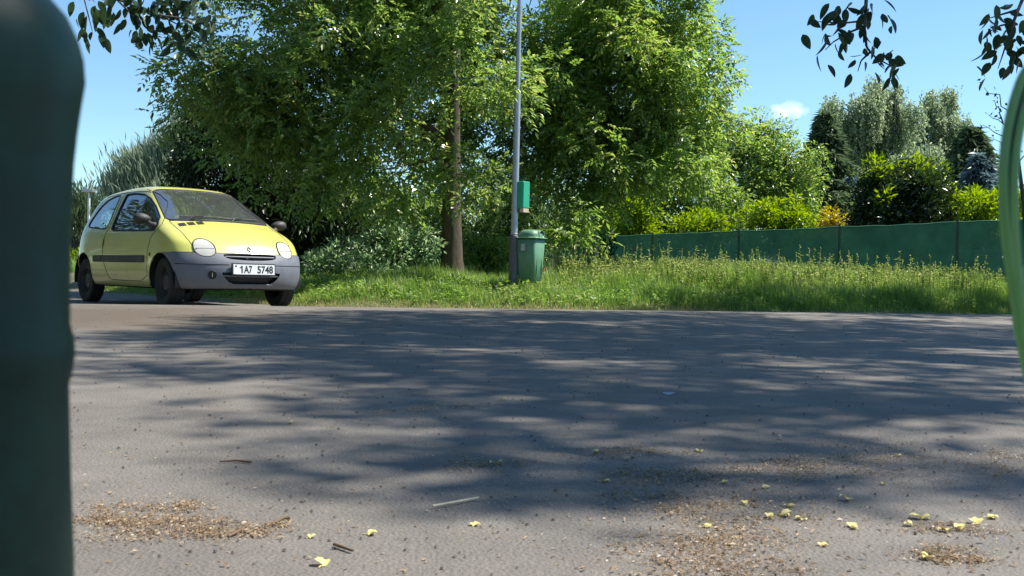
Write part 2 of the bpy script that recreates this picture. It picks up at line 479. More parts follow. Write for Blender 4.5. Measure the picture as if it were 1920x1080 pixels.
M['chrome'] = mat_pbr('dull_chrome', (0.55, 0.55, 0.55), 0.18, 1.0, var=0.05)
M['lens'] = mat_glass('headlight_lens', (0.97, 0.97, 0.93), 1.0, .33, .05)
M['bowl'] = mat_pbr('headlight_reflector', (0.86, 0.85, 0.78), 0.3, 0.12, var=0.15, scale=25)

# ------------------------------------------------------------------ the setting
_a, _b = G(140, 570, 0.05), G(1880, 590.5, 0.05)
CB = (_b[1] - _a[1]) / (_b[0] - _a[0]); CA = _a[1] - CB * _a[0]
CAR = np.array([-4.2027, 12.9654]); CAR_YAW = R(42.64)
CFW = np.array([math.sin(CAR_YAW), -math.cos(CAR_YAW)]); CLF = np.array([-CFW[1], CFW[0]])

def crest(x):
    return CA + CB * x

def road_z(x, y):
    s = crest(x) - y
    near = 0.05 * smooth01(1 - s / 5.0)
    far = 0.05 * smooth01(1 + s / 1.3) - 0.034 * smooth01(-s / 2.4)
    return np.where(s > 0, near, far)

def verge_d(x, y):
    """distance into the verge beyond the road edge (negative on the road)"""
    wob = 0.10 * np.sin(x * 1.7 + 0.6) + 0.06 * np.sin(x * 4.1)
    d1 = (y - crest(x) - 1.75) / math.hypot(1, CB) + wob
    p0 = CAR + CLF * 1.25
    d2 = (x - p0[0]) * CLF[0] + (y - p0[1]) * CLF[1] + wob
    q0 = CAR - CLF * 4.2
    d3 = -((x - q0[0]) * CLF[0] + (y - q0[1]) * CLF[1]) - 0.2
    d3 = np.minimum(d3, y - 15.0)
    return np.maximum(np.minimum(d1, d2), d3)

def land_z(x, y):
    d = verge_d(x, y)
    z = 0.20 * smooth01(d / 1.7) + 0.15 * smooth01((d - 1.5) / 8) + 0.018 * np.sin(x * 2.3) * np.cos(y * 1.9) * smooth01(d)
    return np.where(d > -0.3, road_z(x, y) * (1 - smooth01(d / 0.5)) + z + 0.006 - 0.05 * smooth01(-d / 0.25), -0.06)

def sheet(name, xs, ys, zf, mat, keep=None, **props):
    X, Y = np.meshgrid(xs, ys, indexing='ij')
    Z = zf(X, Y)
    V = np.stack([X, Y, Z], -1).reshape(-1, 3)
    n, m_ = len(xs), len(ys)
    i, j = np.meshgrid(np.arange(n - 1), np.arange(m_ - 1), indexing='ij')
    i, j = i.ravel(), j.ravel()
    F = np.stack([i * m_ + j, (i + 1) * m_ + j, (i + 1) * m_ + j + 1, i * m_ + j + 1], 1)
    if keep is not None:
        F = F[keep(X, Y).ravel()[F].any(1)]
        u = np.unique(F); mp = np.full(len(V), -1); mp[u] = np.arange(len(u))
        V, F = V[u], mp[F]
    return mk(name, V, F, mat, None, True, **props)

sheet('ground', np.linspace(-900, 900, 13), np.linspace(-300, 1500, 13), lambda x, y: x * 0 - 0.12, M['soil'], kind='structure')
sheet('road', np.linspace(-32, 26, 146), np.concatenate([np.linspace(-12, 6, 30), np.linspace(6.2, 22, 100), np.linspace(22.5, 60, 40)]), road_z, M['asphalt'],
      keep=lambda x, y: verge_d(x, y) < 0.5, kind='structure')
sheet('grass_verge', np.linspace(-40, 45, 300), np.concatenate([np.linspace(9, 26, 140), np.linspace(26.5, 90, 50)]), land_z, M['soil'],
      keep=lambda x, y: verge_d(x, y) > -0.25, kind='structure')

# ------------------------------------------------------------------ the small yellow hatchback
def pch(x, pts):
    p = np.array(pts, float)
    # smooth interpolation through the points (Catmull-Rom slopes, Hermite segments)
    xs, ys = p[:, 0], p[:, 1]
    d = np.gradient(ys, xs)
    x = np.clip(x, xs[0], xs[-1])
    i = np.clip(np.searchsorted(xs, x) - 1, 0, len(xs) - 2)
    h = xs[i + 1] - xs[i]; t = (x - xs[i]) / h
    return ((1 + 2 * t) * (1 - t) ** 2 * ys[i] + t * (1 - t) ** 2 * h * d[i]
            + t * t * (3 - 2 * t) * ys[i + 1] + t * t * (t - 1) * h * d[i + 1])

def car_F(p):
    x, y, z = p[..., 0], np.abs(p[..., 1]), p[..., 2]
    zt = pch(x, [(-1.85, 1.36), (-1.3, 1.415), (-.8, 1.455), (-.3, 1.47), (0.0, 1.462), (.2, 1.436), (.36, 1.372),
                 (.6, 1.250), (.85, 1.115), (1.0, 1.035), (1.10, .995), (1.25, .945), (1.42, .868), (1.56, .79), (1.67, .715), (1.75, .635), (1.85, .50)])
    cr = pch(x, [(-1.8, .05), (-.5, .035), (.2, .04), (.6, .06), (1.0, .055), (1.3, .06), (1.8, .07)])
    f_top = (z - zt + cr * (y / .62) ** 2) * pch(x, [(-1.8, .97), (0, 1), (.4, .9), (1.0, .9), (1.4, .9), (1.7, .75), (1.85, .7)])
    xf = pch(z, [(.1, 1.70), (.2, 1.745), (.28, 1.785), (.42, 1.815), (.52, 1.81), (.60, 1.785), (.68, 1.75), (.8, 1.72), (1.1, 1.6)])
    f_fr = (x - xf + .30 * (y / .8) ** 2.6) * .93
    xr = pch(z, [(.1, -1.64), (.25, -1.69), (.45, -1.72), (.62, -1.71), (.9, -1.66), (1.1, -1.58), (1.25, -1.49), (1.5, -1.30)])
    f_re = (xr + .13 * (y / .75) ** 3 - x)
    w = pch(x, [(-1.85, .76), (-1.45, .795), (-.9, .815), (0, .82), (.8, .82), (1.2, .825), (1.5, .815), (1.85, .80)])
    tum = pch(z, [(.1, -.05), (.2, -.03), (.32, -.008), (.5, 0), (.7, -.006), (.86, -.03), (.95, -.06), (1.1, -.125), (1.25, -.195), (1.5, -.32)])
    # a little shoulder over the wheels
    fl = .014 * (np.exp(-((x - 1.175) / .33) ** 2) + np.exp(-((x + 1.25) / .33) ** 2)) * np.exp(-((z - .45) / .25) ** 2)
    f_si = y - (w + tum + fl)
    f_bo = pch(x, [(-1.8, .28), (-1.4, .22), (0, .19), (1.2, .19), (1.85, .20)]) - z
    k = .026
    kk = .045
    a = np.stack([f_top, f_fr, f_re, f_si])
    mx = a.max(0)
    s = mx + kk * np.log(np.exp((a - mx) / kk).sum(0))
    a = np.stack([s, f_bo]); mx = a.max(0)
    return mx + k * np.log(np.exp((a - mx) / k).sum(0))

def solve(o, d, t0=0.0, t1=1.7, n=26):
    lo = np.full(d.shape[:-1], t0); hi = np.full(d.shape[:-1], t1)
    for _ in range(n):
        mid = (lo + hi) / 2
        f = car_F(o + d * mid[..., None])
        hi = np.where(f > 0, mid, hi); lo = np.where(f > 0, lo, mid)
    return o + d * ((lo + hi) / 2)[..., None]

def on_side(pts, sgn):
    p = np.array(pts, float)
    o = np.stack([p[:, 0], np.zeros(len(p)), p[:, 1]], 1)
    return solve(o, np.tile([0., sgn, 0.], (len(p), 1)), 0, 1.2)

def on_front(pts, x0=.9):
    p = np.array(pts, float)
    o = np.stack([np.full(len(p), x0), p[:, 0], p[:, 1]], 1)
    return solve(o, np.tile([1., 0, 0.], (len(p), 1)), 0, 1.2)

def on_top(pts, z0=.55):
    p = np.array(pts, float)
    o = np.stack([p[:, 0], p[:, 1], np.full(len(p), z0)], 1)
    return solve(o, np.tile([0., 0, 1.], (len(p), 1)), 0, 1.2)

def grad_F(p):
    e = 1e-3
    g = np.stack([(car_F(p + np.eye(3)[k] * e) - car_F(p - np.eye(3)[k] * e)) / (2 * e) for k in range(3)], -1)
    return g

def sdf(q, poly):
    q = np.asarray(q, float); poly = np.asarray(poly, float)
    d = np.full(len(q), 1e9); ins = np.zeros(len(q), bool)
    for a, b in zip(poly, np.roll(poly, -1, 0)):
        e = b - a; w = q - a
        t = np.clip((w @ e) / (e @ e), 0, 1)
        d = np.minimum(d, np.linalg.norm(w - t[:, None] * e, axis=1))
        c = ((a[1] <= q[:, 1]) & (b[1] > q[:, 1])) | ((b[1] <= q[:, 1]) & (a[1] > q[:, 1]))
        with np.errstate(divide='ignore', invalid='ignore'):
            xi = a[0] + (q[:, 1] - a[1]) / (b[1] - a[1]) * e[0]
        ins ^= c & (q[:, 0] < xi)
    return np.where(ins, -d, d)

def dense(poly, step=.02, closed=True):
    p = np.array(poly, float)
    if closed:
        p = np.vstack([p, p[:1]])
    out_ = []
    for a, b in zip(p[:-1], p[1:]):
        n = max(1, int(np.linalg.norm(b - a) / step))
        out_.append(a + (b - a) * (np.arange(n) / n)[:, None])
    if not closed:
        out_.append(p[-1:])
    return np.vstack(out_)

def rounded(poly, it=2, c=.2):
    """corner-cutting"""
    p = np.array(poly, float)
    for _ in range(it):
        q = np.roll(p, -1, 0)
        p = np.stack([p * (1 - c) + q * c, p * c + q * (1 - c)], 1).reshape(-1, p.shape[1])
    return p

DOOR_WIN = rounded([(-.40, .885), (.90, .865), (.93, .93), (.84, 1.025), (.57, 1.175), (.36, 1.272), (.12, 1.335), (-.2, 1.362), (-.46, 1.358)], 1, .05)
QUARTER = rounded([(-1.23, .945), (-.54, .90), (-.63, 1.355), (-.82, 1.348), (-1.0, 1.31), (-1.16, 1.215), (-1.27, 1.05), (-1.29, .97)], 2, .12)
DOOR = rounded([(.81, .275), (.805, .62), (.86, .80), (.985, .885), (.985, .955), (.60, 1.215), (.33, 1.352), (.05, 1.405), (-.30, 1.42), (-.56, 1.415), (-.47, .95),
                (-.555, .84), (-.59, .70), (-.545, .50), (-.38, .305), (-.27, .272)], 1)
SCREEN = [(1.05, 0), (1.035, .25), (.985, .5), (.945, .628), (.90, .652), (.25, .530), (.225, .505), (.255, .3), (.265, 0)]
SCREEN = np.array(SCREEN + [(x, -y) for x, y in SCREEN[-2:0:-1]])
HOOD = [(1.095, 0), (1.08, .25), (1.03, .5), (.985, .635), (1.2, .645), (1.45, .64), (1.62, .60), (1.72, .45), (1.80, .25), (1.84, 0)]
HOOD = np.array(HOOD + [(x, -y) for x, y in HOOD[-2:0:-1]])
ang = np.linspace(0, 2 * math.pi, 40, endpoint=False)
def lamp_outline(s, grow=0.0):
    x = np.cos(ang); z = np.sin(ang)
    ry, rz = .106 + grow, np.where(z > 0, .104, .088) + grow
    return np.stack([s * .507 + ry * np.sign(x) * np.abs(x) ** .88, .664 + rz * np.sign(z) * np.abs(z) ** .88], 1)
GRILLE = rounded([(-.345, .600), (-.30, .552), (-.12, .537), (.12, .537), (.30, .552), (.345, .600), (.2, .610), (-.2, .610)], 2)
INTAKE = rounded([(-.36, .405), (-.36, .375), (-.29, .30), (-.2, .266), (.2, .266), (.29, .30), (.36, .375), (.36, .405)], 1)
INTAKE_B = rounded([(-.34, .352), (-.30, .31), (-.2, .278), (.2, .278), (.30, .31), (.34, .352)], 1)
VENTS = [np.array([(1.075, y0), (1.075, y0 + .085), (1.175, y0 + .073), (1.175, y0 - .012)]) for y0 in (-.585, -.475, -.365)]

def build_car():
    root = thing('parked_car', 'small pale yellow three-door hatchback with grey bumpers, plate 1A7 5748', 'car',
                 (CAR[0], CAR[1], 0.0), math.atan2(CFW[1], CFW[0]))
    # --- dense shell
    xa, xb, za = -1.05, 1.02, .62
    NT = 560
    th = np.linspace(0, 2 * math.pi, NT, endpoint=False) + .003
    ring = np.stack([np.zeros(NT), np.sin(th), np.cos(th)], 1)
    rows_o, rows_d = [], []
    capn = 84
    for ph in np.linspace(R(89.0), 0, capn, endpoint=False):
        rows_o.append(np.tile([xa, 0, za], (NT, 1))); rows_d.append(ring * math.cos(ph) + np.array([-math.sin(ph), 0, 0]))
    for x in np.arange(xa, xb, .0105):
        rows_o.append(np.tile([x, 0, za], (NT, 1))); rows_d.append(ring)
    for ph in np.linspace(0, R(89.3), capn + 24):
        rows_o.append(np.tile([xb, 0, za], (NT, 1))); rows_d.append(ring * math.cos(ph) + np.array([math.sin(ph), 0, 0]))
    V = solve(np.array(rows_o), np.array(rows_d))
    NR = V.shape[0]
    V = V.reshape(-1, 3)
    i, j = np.meshgrid(np.arange(NR - 1), np.arange(NT), indexing='ij')
    i, j = i.ravel(), j.ravel(); k = (j + 1) % NT
    F = np.stack([i * NT + j, (i + 1) * NT + j, (i + 1) * NT + k, i * NT + k], 1)
    cap_f = np.stack([np.full(NT - 2, (NR - 1) * NT), (NR - 1) * NT + np.arange(1, NT - 1), (NR - 1) * NT + np.arange(2, NT)], 1)

    def snap(sel, ax, fn, width=.0062):
        idx = np.nonzero(sel)[0]
        q = V[idx][:, ax]
        g = fn(q)
        near = np.abs(g) < width
        idx, q, g = idx[near], q[near], g[near]
        e = 1e-4
        gr = np.stack([(fn(q + np.eye(2)[c] * e) - fn(q - np.eye(2)[c] * e)) / (2 * e) for c in range(2)], 1)
        q2 = q - gr * g[:, None]
        p = V[idx].copy(); p[:, ax] = q2
        for _ in range(2):
            G_ = grad_F(p)
            p -= (car_F(p) / ((G_ ** 2).sum(1) + 1e-9))[:, None] * G_
        V[idx] = p
    S, Fr, T = [0, 2], [1, 2], [0, 1]
    side = np.abs(V[:, 1]) > .45
    up = V[:, 2] > .9
    frontv = V[:, 0] > 1.3
    arch = lambda cx, r: (lambda q: np.hypot(q[:, 0] - cx, q[:, 1] - .285) - r)
    snap(side & up, S, lambda q: sdf(q, DOOR_WIN)); snap(side & up, S, lambda q: sdf(q, QUARTER))
    snap(side & (V[:, 2] < .75), S, arch(1.175, .330)); snap(side & (V[:, 2] < .75), S, arch(-1.26, .33))
    snap((V[:, 2] > .97) & (V[:, 0] > .1), T, lambda q: sdf(q, SCREEN))
    snap(frontv | (V[:, 0] > 1.2), Fr, lambda q: q[:, 1] - .617)
    for s in (-1, 1):
        snap(frontv & (V[:, 1] * s > .3), Fr, lambda q: sdf(q, lamp_outline(s)))
    snap(frontv, Fr, lambda q: sdf(q, GRILLE), .005); snap(frontv, Fr, lambda q: sdf(q, INTAKE), .005)
    for vv in VENTS:
        snap((V[:, 0] > 1) & (V[:, 2] > .8), T, lambda q: sdf(q, vv), .005)
    snap(V[:, 2] > .6, T, lambda q: sdf(q, HOOD))
    N = nrm(grad_F(V))
    C = V[F].mean(1); Cn = nrm(N[F].mean(1))
    cls = np.zeros(len(F), int)
    names = ['body', 'hood', 'door_r', 'door_l', 'front_bumper', 'rear_bumper', 'windscreen', 'win_r', 'win_l', 'q_r', 'q_l', 'rear_window',
             'lamp_r', 'lamp_l', 'grille', 'intake', 'cowl', 'vent0', 'vent1', 'vent2', 'hole', 'underbody']
    ID = {n: a for a, n in enumerate(names)}
    sd = np.abs(C[:, 1]) > .45
    rt = C[:, 1] < 0
    dS = lambda poly: sdf(C[:, [0, 2]], poly) < 0
    dF = lambda poly: sdf(C[:, [1, 2]], poly) < 0
    dT = lambda poly: sdf(C[:, [0, 1]], poly) < 0
    sidef = sd & (np.abs(Cn[:, 1]) > .45)
    door = sidef & dS(DOOR) & (C[:, 2] < 1.41)
    cls[door & rt] = ID['door_r']; cls[door & ~rt] = ID['door_l']
    topf = Cn[:, 2] > .12
    cowl = topf & (C[:, 0] > .9) & (C[:, 0] < 1.12) & (C[:, 2] > .9) & (np.abs(C[:, 1]) < .64) & ~dT(HOOD)
    cls[cowl] = ID['cowl']
    cls[(C[:, 2] > .617) & (C[:, 0] > .98) & dT(HOOD)] = ID['hood']
    cls[topf & (C[:, 2] > .97) & (C[:, 0] > .1) & dT(SCREEN)] = ID['windscreen']
    for a, vv in enumerate(VENTS):
        cls[topf & (C[:, 2] > .8) & dT(vv)] = ID['vent%d' % a]
    w = sidef & up[F].any(1) if False else sidef & (C[:, 2] > .85)
    cls[w & rt & dS(DOOR_WIN)] = ID['win_r']; cls[w & ~rt & dS(DOOR_WIN)] = ID['win_l']
    cls[w & rt & dS(QUARTER)] = ID['q_r']; cls[w & ~rt & dS(QUARTER)] = ID['q_l']
    cls[(C[:, 0] < -1.32) & (np.abs(C[:, 1]) < .53) & (C[:, 2] > .92) & (C[:, 2] < 1.28) & (Cn[:, 0] < -.5)] = ID['rear_window']
    cls[(C[:, 0] > 1.2) & (C[:, 2] < .617)] = ID['front_bumper']
    cls[(C[:, 0] < -1.4) & (C[:, 2] < .56)] = ID['rear_bumper']
    fr = C[:, 0] > 1.3
    cls[fr & dF(GRILLE)] = ID['grille']; cls[fr & dF(INTAKE)] = ID['intake']
    cls[fr & dF(lamp_outline(-1))] = ID['lamp_r']; cls[fr & dF(lamp_outline(1))] = ID['lamp_l']
    cls[(C[:, 2] < .27) & (Cn[:, 2] < -.75)] = ID['underbody']
    for cx, r in ((1.175, .330), (-1.26, .33)):
        cls[(np.abs(C[:, 1]) > .50) & (np.hypot(C[:, 0] - cx, C[:, 2] - .285) < r)] = ID['hole']
    M_ = M
    spec = {'body': ('body', 'paint', 0), 'hood': ('hood', 'paint', .0), 'door_r': ('door', 'paint', 0), 'door_l': ('door', 'paint', 0),
            'front_bumper': ('front_bumper', 'bumper', .010), 'rear_bumper': ('rear_bumper', 'bumper', .01), 'windscreen': ('windscreen', 'screen', -.004),
            'win_r': ('side_window', 'glass', -.012), 'win_l': ('side_window', 'glass', -.012), 'q_r': ('quarter_window', 'glass', -.006), 'q_l': ('quarter_window', 'glass', -.006),
            'rear_window': ('rear_window', 'glass', 0), 'lamp_r': ('headlight', 'lens', .012), 'lamp_l': ('headlight', 'lens', .012),
            'grille': ('grille', 'black', -.035), 'intake': ('air_intake', 'black', -.04), 'cowl': ('cowl', 'trim', -.006),
            'vent0': ('hood_vent', 'black', .002), 'vent1': ('hood_vent', 'black', .002), 'vent2': ('hood_vent', 'black', .002),
            'underbody': ('underbody', 'black', 0)}
    objs = {}
    order = [n for n in names if n in spec]
    for n in order:
        f = F[cls == ID[n]]
        if not len(f):
            continue
        nm, mt, off = spec[n]
        u = np.unique(f); mp = np.full(len(V), -1); mp[u] = np.arange(len(u))
        par = root
        if n in ('win_r', 'win_l'): par = objs['door_' + n[-1]]
        if n in ('grille', 'intake'): par = objs['front_bumper']
        if n.startswith('vent'): par = objs['hood']
        vv = V[u] + N[u] * off
        if n.startswith('lamp'):
            s = -1 if n == 'lamp_r' else 1
            g = np.clip(-sdf(V[u][:, [1, 2]], lamp_outline(s)) / .05, 0, 1)
            vv = V[u] + N[u] * (.004 + .016 * np.sqrt(g * (2 - g)))[:, None]
        if n == 'front_bumper':
            vv = V[u] + N[u] * (off * smooth01((.617 - V[u][:, 2]) / .012 + .15))[:, None]
        ff = [mp[f]]
        objs[n] = mk(nm, vv, ff, M_[mt], par, True, normals=N[u])
        if n.startswith('lamp'):
            mk('reflector', V[u] - N[u] * (.004 + .050 * np.sqrt(g * (2 - g)))[:, None], ff, M_['bowl'], objs[n], True)
            ctr_ = on_front([(s * .507, .664)], 1.1)[0]
            bb = MB(); bb.lathe([(.001, .018), (.020, .014), (.026, .0), (.026, -.03)], tuple(ctr_ + [-.025, 0, 0]), 'X', 16); bb.build('bulb_shield', M_['chrome'], objs[n], True)
    # --- interior lining, a coarser inner skin without the glazed areas
    st = 5
    rows = np.arange(0, NR, st); cols = np.arange(0, NT, st)
    idx = rows[:, None] * NT + cols[None]
    i, j = np.meshgrid(np.arange(len(rows) - 1), np.arange(len(cols)), indexing='ij')
    i, j = i.ravel(), j.ravel(); k = (j + 1) % len(cols)
    LF = np.stack([idx[i, j], idx[i, k], idx[i + 1, k], idx[i + 1, j]], 1)
    LC = V[LF].mean(1)
    keep = (sdf(LC[:, [0, 2]], DOOR_WIN) > .015) | (LC[:, 2] > 1.37) | (LC[:, 2] < .88)
    keep &= (sdf(LC[:, [0, 2]], QUARTER) > .015) | (LC[:, 2] > 1.37) | (LC[:, 2] < .88)
    keep &= (sdf(LC[:, [0, 1]], SCREEN) > .02) | (LC[:, 2] < .95)
    keep &= ~((LC[:, 0] < -1.2) & (np.abs(LC[:, 1]) < .55) & (LC[:, 2] > .9) & (LC[:, 2] < 1.3))
    keep &= LC[:, 0] < 1.1
    for cx in (1.175, -1.26):
        keep &= ~((np.abs(LC[:, 1]) > .45) & (np.hypot(LC[:, 0] - cx, LC[:, 2] - .285) < .36))
    LF = LF[keep]
    u = np.unique(LF); mp = np.full(len(V), -1); mp[u] = np.arange(len(u))
    mk('interior_lining', V[u] - N[u] * .028, mp[LF], M['lining'], root, True)
    # --- seams and seals: thin rubber beads lying in the surface
    def bead(name, pts3, r, mat, par, n=6, sink=0.0):
        p = pts3 - nrm(grad_F(pts3)) * sink
        b_ = MB(); b_.tube(p, r, n); return b_.build(name, M[mat], par, True)
    for s, key in ((-1, 'door_r'), (1, 'door_l')):
        dd = objs[key]
        dp = dense(DOOR, .02); dp = dp[(dp[:, 1] < 1.40)]
        lowk = np.argmax(np.linalg.norm(np.diff(np.vstack([dp, dp[:1]]), axis=0), axis=1))
        dp = np.roll(dp, -lowk - 1, 0)
        bead('door_gap', on_side(dp, s), .0045, 'black', dd, sink=.001)
        cl = lambda p: np.vstack([p, p[:2]])
        bead('window_seal', on_side(cl(dense(DOOR_WIN, .02)), s), .012, 'black', dd, sink=.006)
        bead('window_seal', on_side(cl(dense(QUARTER, .02)), s), .011, 'black', root, sink=.005)
        # door pocket handle
        hp = on_side([(-.552, .82), (-.572, .76), (-.578, .70), (-.572, .655)], s)
        bead('door_handle', hp, [.006, .016, .016, .006], 'black', dd, sink=.006)
        # side moulding, one length on the door and one on the rear flank
        for (x0, x1), par in (((-.575, .715), dd), ((-.87, -.595), root)):
            xs = np.linspace(x0, x1, 30)
            prof = [(-.043, .0), (-.040, .010), (-.028, .015), (.028, .015), (.040, .010), (.043, .0)]
            vs = []
            for dz, o_ in prof:
                q = on_side(np.stack([xs, np.full(30, .535 + dz)], 1), s); q[:, 1] += s * o_; vs.append(q)
            vs = np.array(vs); m6 = len(prof)
            ii, jj = np.meshgrid(np.arange(m6 - 1), np.arange(29), indexing='ij'); ii, jj = ii.ravel(), jj.ravel()
            ff = np.stack([ii * 30 + jj, ii * 30 + jj + 1, (ii + 1) * 30 + jj + 1, (ii + 1) * 30 + jj], 1)
            e1 = [[a * 30 for a in range(6)][:4], [a * 30 for a in (0, 3, 4, 5)], [a * 30 + 29 for a in range(4)], [a * 30 + 29 for a in (0, 3, 4, 5)]]
            mk('side_moulding', vs.reshape(-1, 3), [ff, np.array(e1)], M['trim'], par, False)
        # small repeater lamp ahead of the door
        rp = on_side([(.885, .575), (.885, .61)], s)
        bead('side_repeater', rp, [.012, .012], 'trim', root)
    hp = dense(HOOD[:9], .02, False)
    hl = np.vstack([hp[::-1] * [1, 1], (hp * [1, -1])[1:]])
    for s in (-1, 1):
        q = dense(np.array([(.985, .637), (1.2, .647), (1.45, .642), (1.60, .610)]) * [1, s], .02, False)
        q3 = on_top(q); q3 = q3[q3[:, 2] > .60]
        bead('hood_gap', q3, .0045, 'black', objs['hood'], sink=.001)
    yy = np.linspace(-.80, .80, 80)
    q3 = on_front(np.stack([yy, np.full(80, .617)], 1), 1.0)
    bead('bumper_gap', q3, .005, 'black', objs['front_bumper'])
    for y0, y1 in ((-.79, -.285), (.285, .79)):
        yy = np.linspace(y0, y1, 30)
        q3 = on_front(np.stack([yy, np.full(30, .487)], 1), 1.0)
        q3 = q3 + nrm(grad_F(q3)) * .008
        bead('bumper_groove', q3, .006, 'black', objs['front_bumper'])
    for s, key in ((-1, 'lamp_r'), (1, 'lamp_l')):
        o_ = lamp_outline(s, .004); o_ = np.vstack([o_, o_[:2]])
        bead('lamp_seal', on_front(o_, 1.1), .008, 'black', objs[key], sink=-.004)
        q = np.array([(s * .507 - .09, .655), (s * .507 + .09, .655)])
        q3 = on_front(dense(q, .02, False), 1.1); q3 = q3 + nrm(grad_F(q3)) * .019
        bead('lens_rib', q3, .004, 'chrome', objs[key])
    screen_ring = np.vstack([dense(SCREEN, .02), dense(SCREEN, .02)[:2]])
    bead('screen_seal', on_top(screen_ring, .9), .010, 'black', objs['windscreen'], sink=.004)
    # slats in grille and intake
    for z_, hw, pr in ((.578, .31, 'grille'), (.362, .345, 'intake')):
        q3 = on_front(np.stack([np.linspace(-hw, hw, 24), np.full(24, z_)], 1), 1.0); q3[:, 0] -= .012
        bead('slat', q3, .012, 'bumper', objs[pr])
    q3 = on_front(np.stack([np.linspace(-.27, .27, 24), np.full(24, .262)], 1), 1.0); q3[:, 0] += .006
    bead('intake_lip', q3, .010, 'bumper', objs['front_bumper'])
    # towing-eye opening beside the number plate
    c3 = on_front([(-.463, .372)], 1.0)[0]; n3 = nrm(grad_F(c3[None]))[0]
    b_ = MB(); b_.lathe([(.001, .0), (.034, .0), (.040, .006), (.047, .007), (.049, .0)], (0, 0, 0), 'X', 24)
    o_ = b_.build('towing_eye_recess', M['black'], objs['front_bumper'], True)
    o_.location = c3 + n3 * .011; o_.rotation_euler = Vector(n3).to_track_quat('X', 'Z').to_euler()
    b_ = MB(); b_.box((.012, 0, 0), (.01, .010, .05)); k_ = b_.build('towing_eye', M['chrome'], objs['front_bumper'])
    k_.location = o_.location; k_.rotation_euler = o_.rotation_euler
    # --- number plate
    px = float(on_front([(0, .44)], 1.0)[0, 0]) + .018
    pl = MB(); pl.box((0, 0, 0), (.012, .55, .138)); hold = pl.build('plate_holder', M['black'], root)
    hold.location = (px, 0, .438); hold.rotation_euler = (0, R(-4), 0)
    pb = MB(); pb.box((.0085, 0, 0), (.006, .522, .113)); pb.build('number_plate', M['plate'], hold)
    eb = MB(); eb.box((.0125, -.243, 0), (.003, .030, .107)); eb.build('plate_badge', M['plate'], hold)
    for txt, y0 in (('A7', -.128), ('5748', .040)):
        cu = bpy.data.curves.new('plate_text', 'FONT'); cu.body = txt; cu.size = .115; cu.extrude = .001; cu.offset = .003
        to = bpy.data.objects.new('tmp', cu); COL.objects.link(to)
        bpy.context.view_layer.update()
        dg = bpy.context.evaluated_depsgraph_get()
        me = bpy.data.meshes.new_from_object(to.evaluated_get(dg))
        bpy.data.objects.remove(to); bpy.data.curves.remove(cu)
        me.materials.clear(); me.materials.append(M['ink'])
        xs = np.array([v.co[:] for v in me.vertices])
        wid = {'A7': .104, '5748': .200}[txt]
        sx = wid / (xs[:, 0].max() - xs[:, 0].min()); mn = xs[:, 0].min(); zc = (xs[:, 1].max() + xs[:, 1].min()) / 2
        for v in me.vertices:
            x_, y_, z_ = v.co
            v.co = (.0125 + z_ * .5, (x_ - mn) * sx + y0, (y_ - zc) * 1.0)
        me.update()
        t_ = bpy.data.objects.new('plate_characters', me); COL.objects.link(t_); t_.parent = hold
    one = np.array([(-.160, -.041), (-.144, -.041), (-.144, .041), (-.156, .041), (-.180, .022), (-.175, .010), (-.160, .021)])
    vv = np.vstack([np.column_stack([np.full(7, .0130), one]), np.column_stack([np.full(7, .0118), one])])
    mk('plate_characters', vv, [np.array([[0, 1, 2, 6], [3, 4, 5, 6]]), np.array([[2, 3, 6]])], M['ink'], hold)
    sb = MB(); sb.lathe([(.001, .002), (.012, .002), (.012, 0)], (.0125, -.228, .036), 'X', 14); sb.build('plate_sticker', M['trim'], hold)
    # diamond badge on the hood edge: an open lozenge
    c3 = on_front([(0.0, .668)], 1.1)[0]; n3 = nrm(grad_F(c3[None]))[0]
    b_ = MB()
    q = np.array([(0, .034), (.023, 0), (0, -.034), (-.023, 0)])
    for a in range(4):
        p0, p1 = q[a], q[(a + 1) % 4]
        b_.tube([(0, p0[0], p0[1]), (0, p1[0], p1[1])], .006, 6)
    o_ = b_.build('lozenge_badge', M['trim'], objs['hood']); o_.location = c3 + n3 * .006
    o_.rotation_euler = (0, -math.asin(n3[2]) , 0)
    # --- wipers
    for y0, y1 in ((-.50, .02), (.02, .50)):
        ys = np.linspace(y0, y1, 14)
        q3 = on_top(np.stack([1.0 - .10 * (ys / .62) ** 2 - .03 * (ys - y0), ys], 1), .8); q3[:, 2] += .016
        b_ = MB(); b_.tube(q3, .008, 5)
        mid = q3[7]
        b_.tube([mid + [0, 0, .006], mid + [.06, (y0 - y1) * .25, -.004], q3[2] + [.09, 0, -.05]], .009, 5)
        b_.build('wiper', M['black'], root)
    # --- mirrors
    for s in (-1, 1):
        par = objs['door_r' if s < 0 else 'door_l']
        base = on_side([(.86, .925)], s)[0]
        u_, v_ = np.meshgrid(np.linspace(0, 2 * math.pi, 20, endpoint=False), np.linspace(0, math.pi, 12))
        e = np.stack([np.cos(u_) * np.sin(v_) * .075, np.cos(v_) * .105, np.sin(u_) * np.sin(v_) * .062], -1).reshape(-1, 3)
        e[:, 0] = np.where(e[:, 0] < 0, e[:, 0] * .25, e[:, 0])
        e[:, 2] *= 1 + .25 * e[:, 1] * s / .105
        c = np.array([.80, s * .89, 1.005])
        ii, jj = np.meshgrid(np.arange(11), np.arange(20), indexing='ij'); ii, jj = ii.ravel(), jj.ravel(); kk = (jj + 1) % 20
        b_ = MB(); b_.add(e + c, np.stack([ii * 20 + jj, ii * 20 + kk, (ii + 1) * 20 + kk, (ii + 1) * 20 + jj], 1))
        mo = b_.build('door_mirror', M['trim'], par, True)
        b_ = MB(); b_.tube([base, base + [.0, s * .05, .015], c + [.01, -s * .06, -.03]], [.045, .03, .028], 10)
        b_.build('mirror_foot', M['trim'], mo, True)
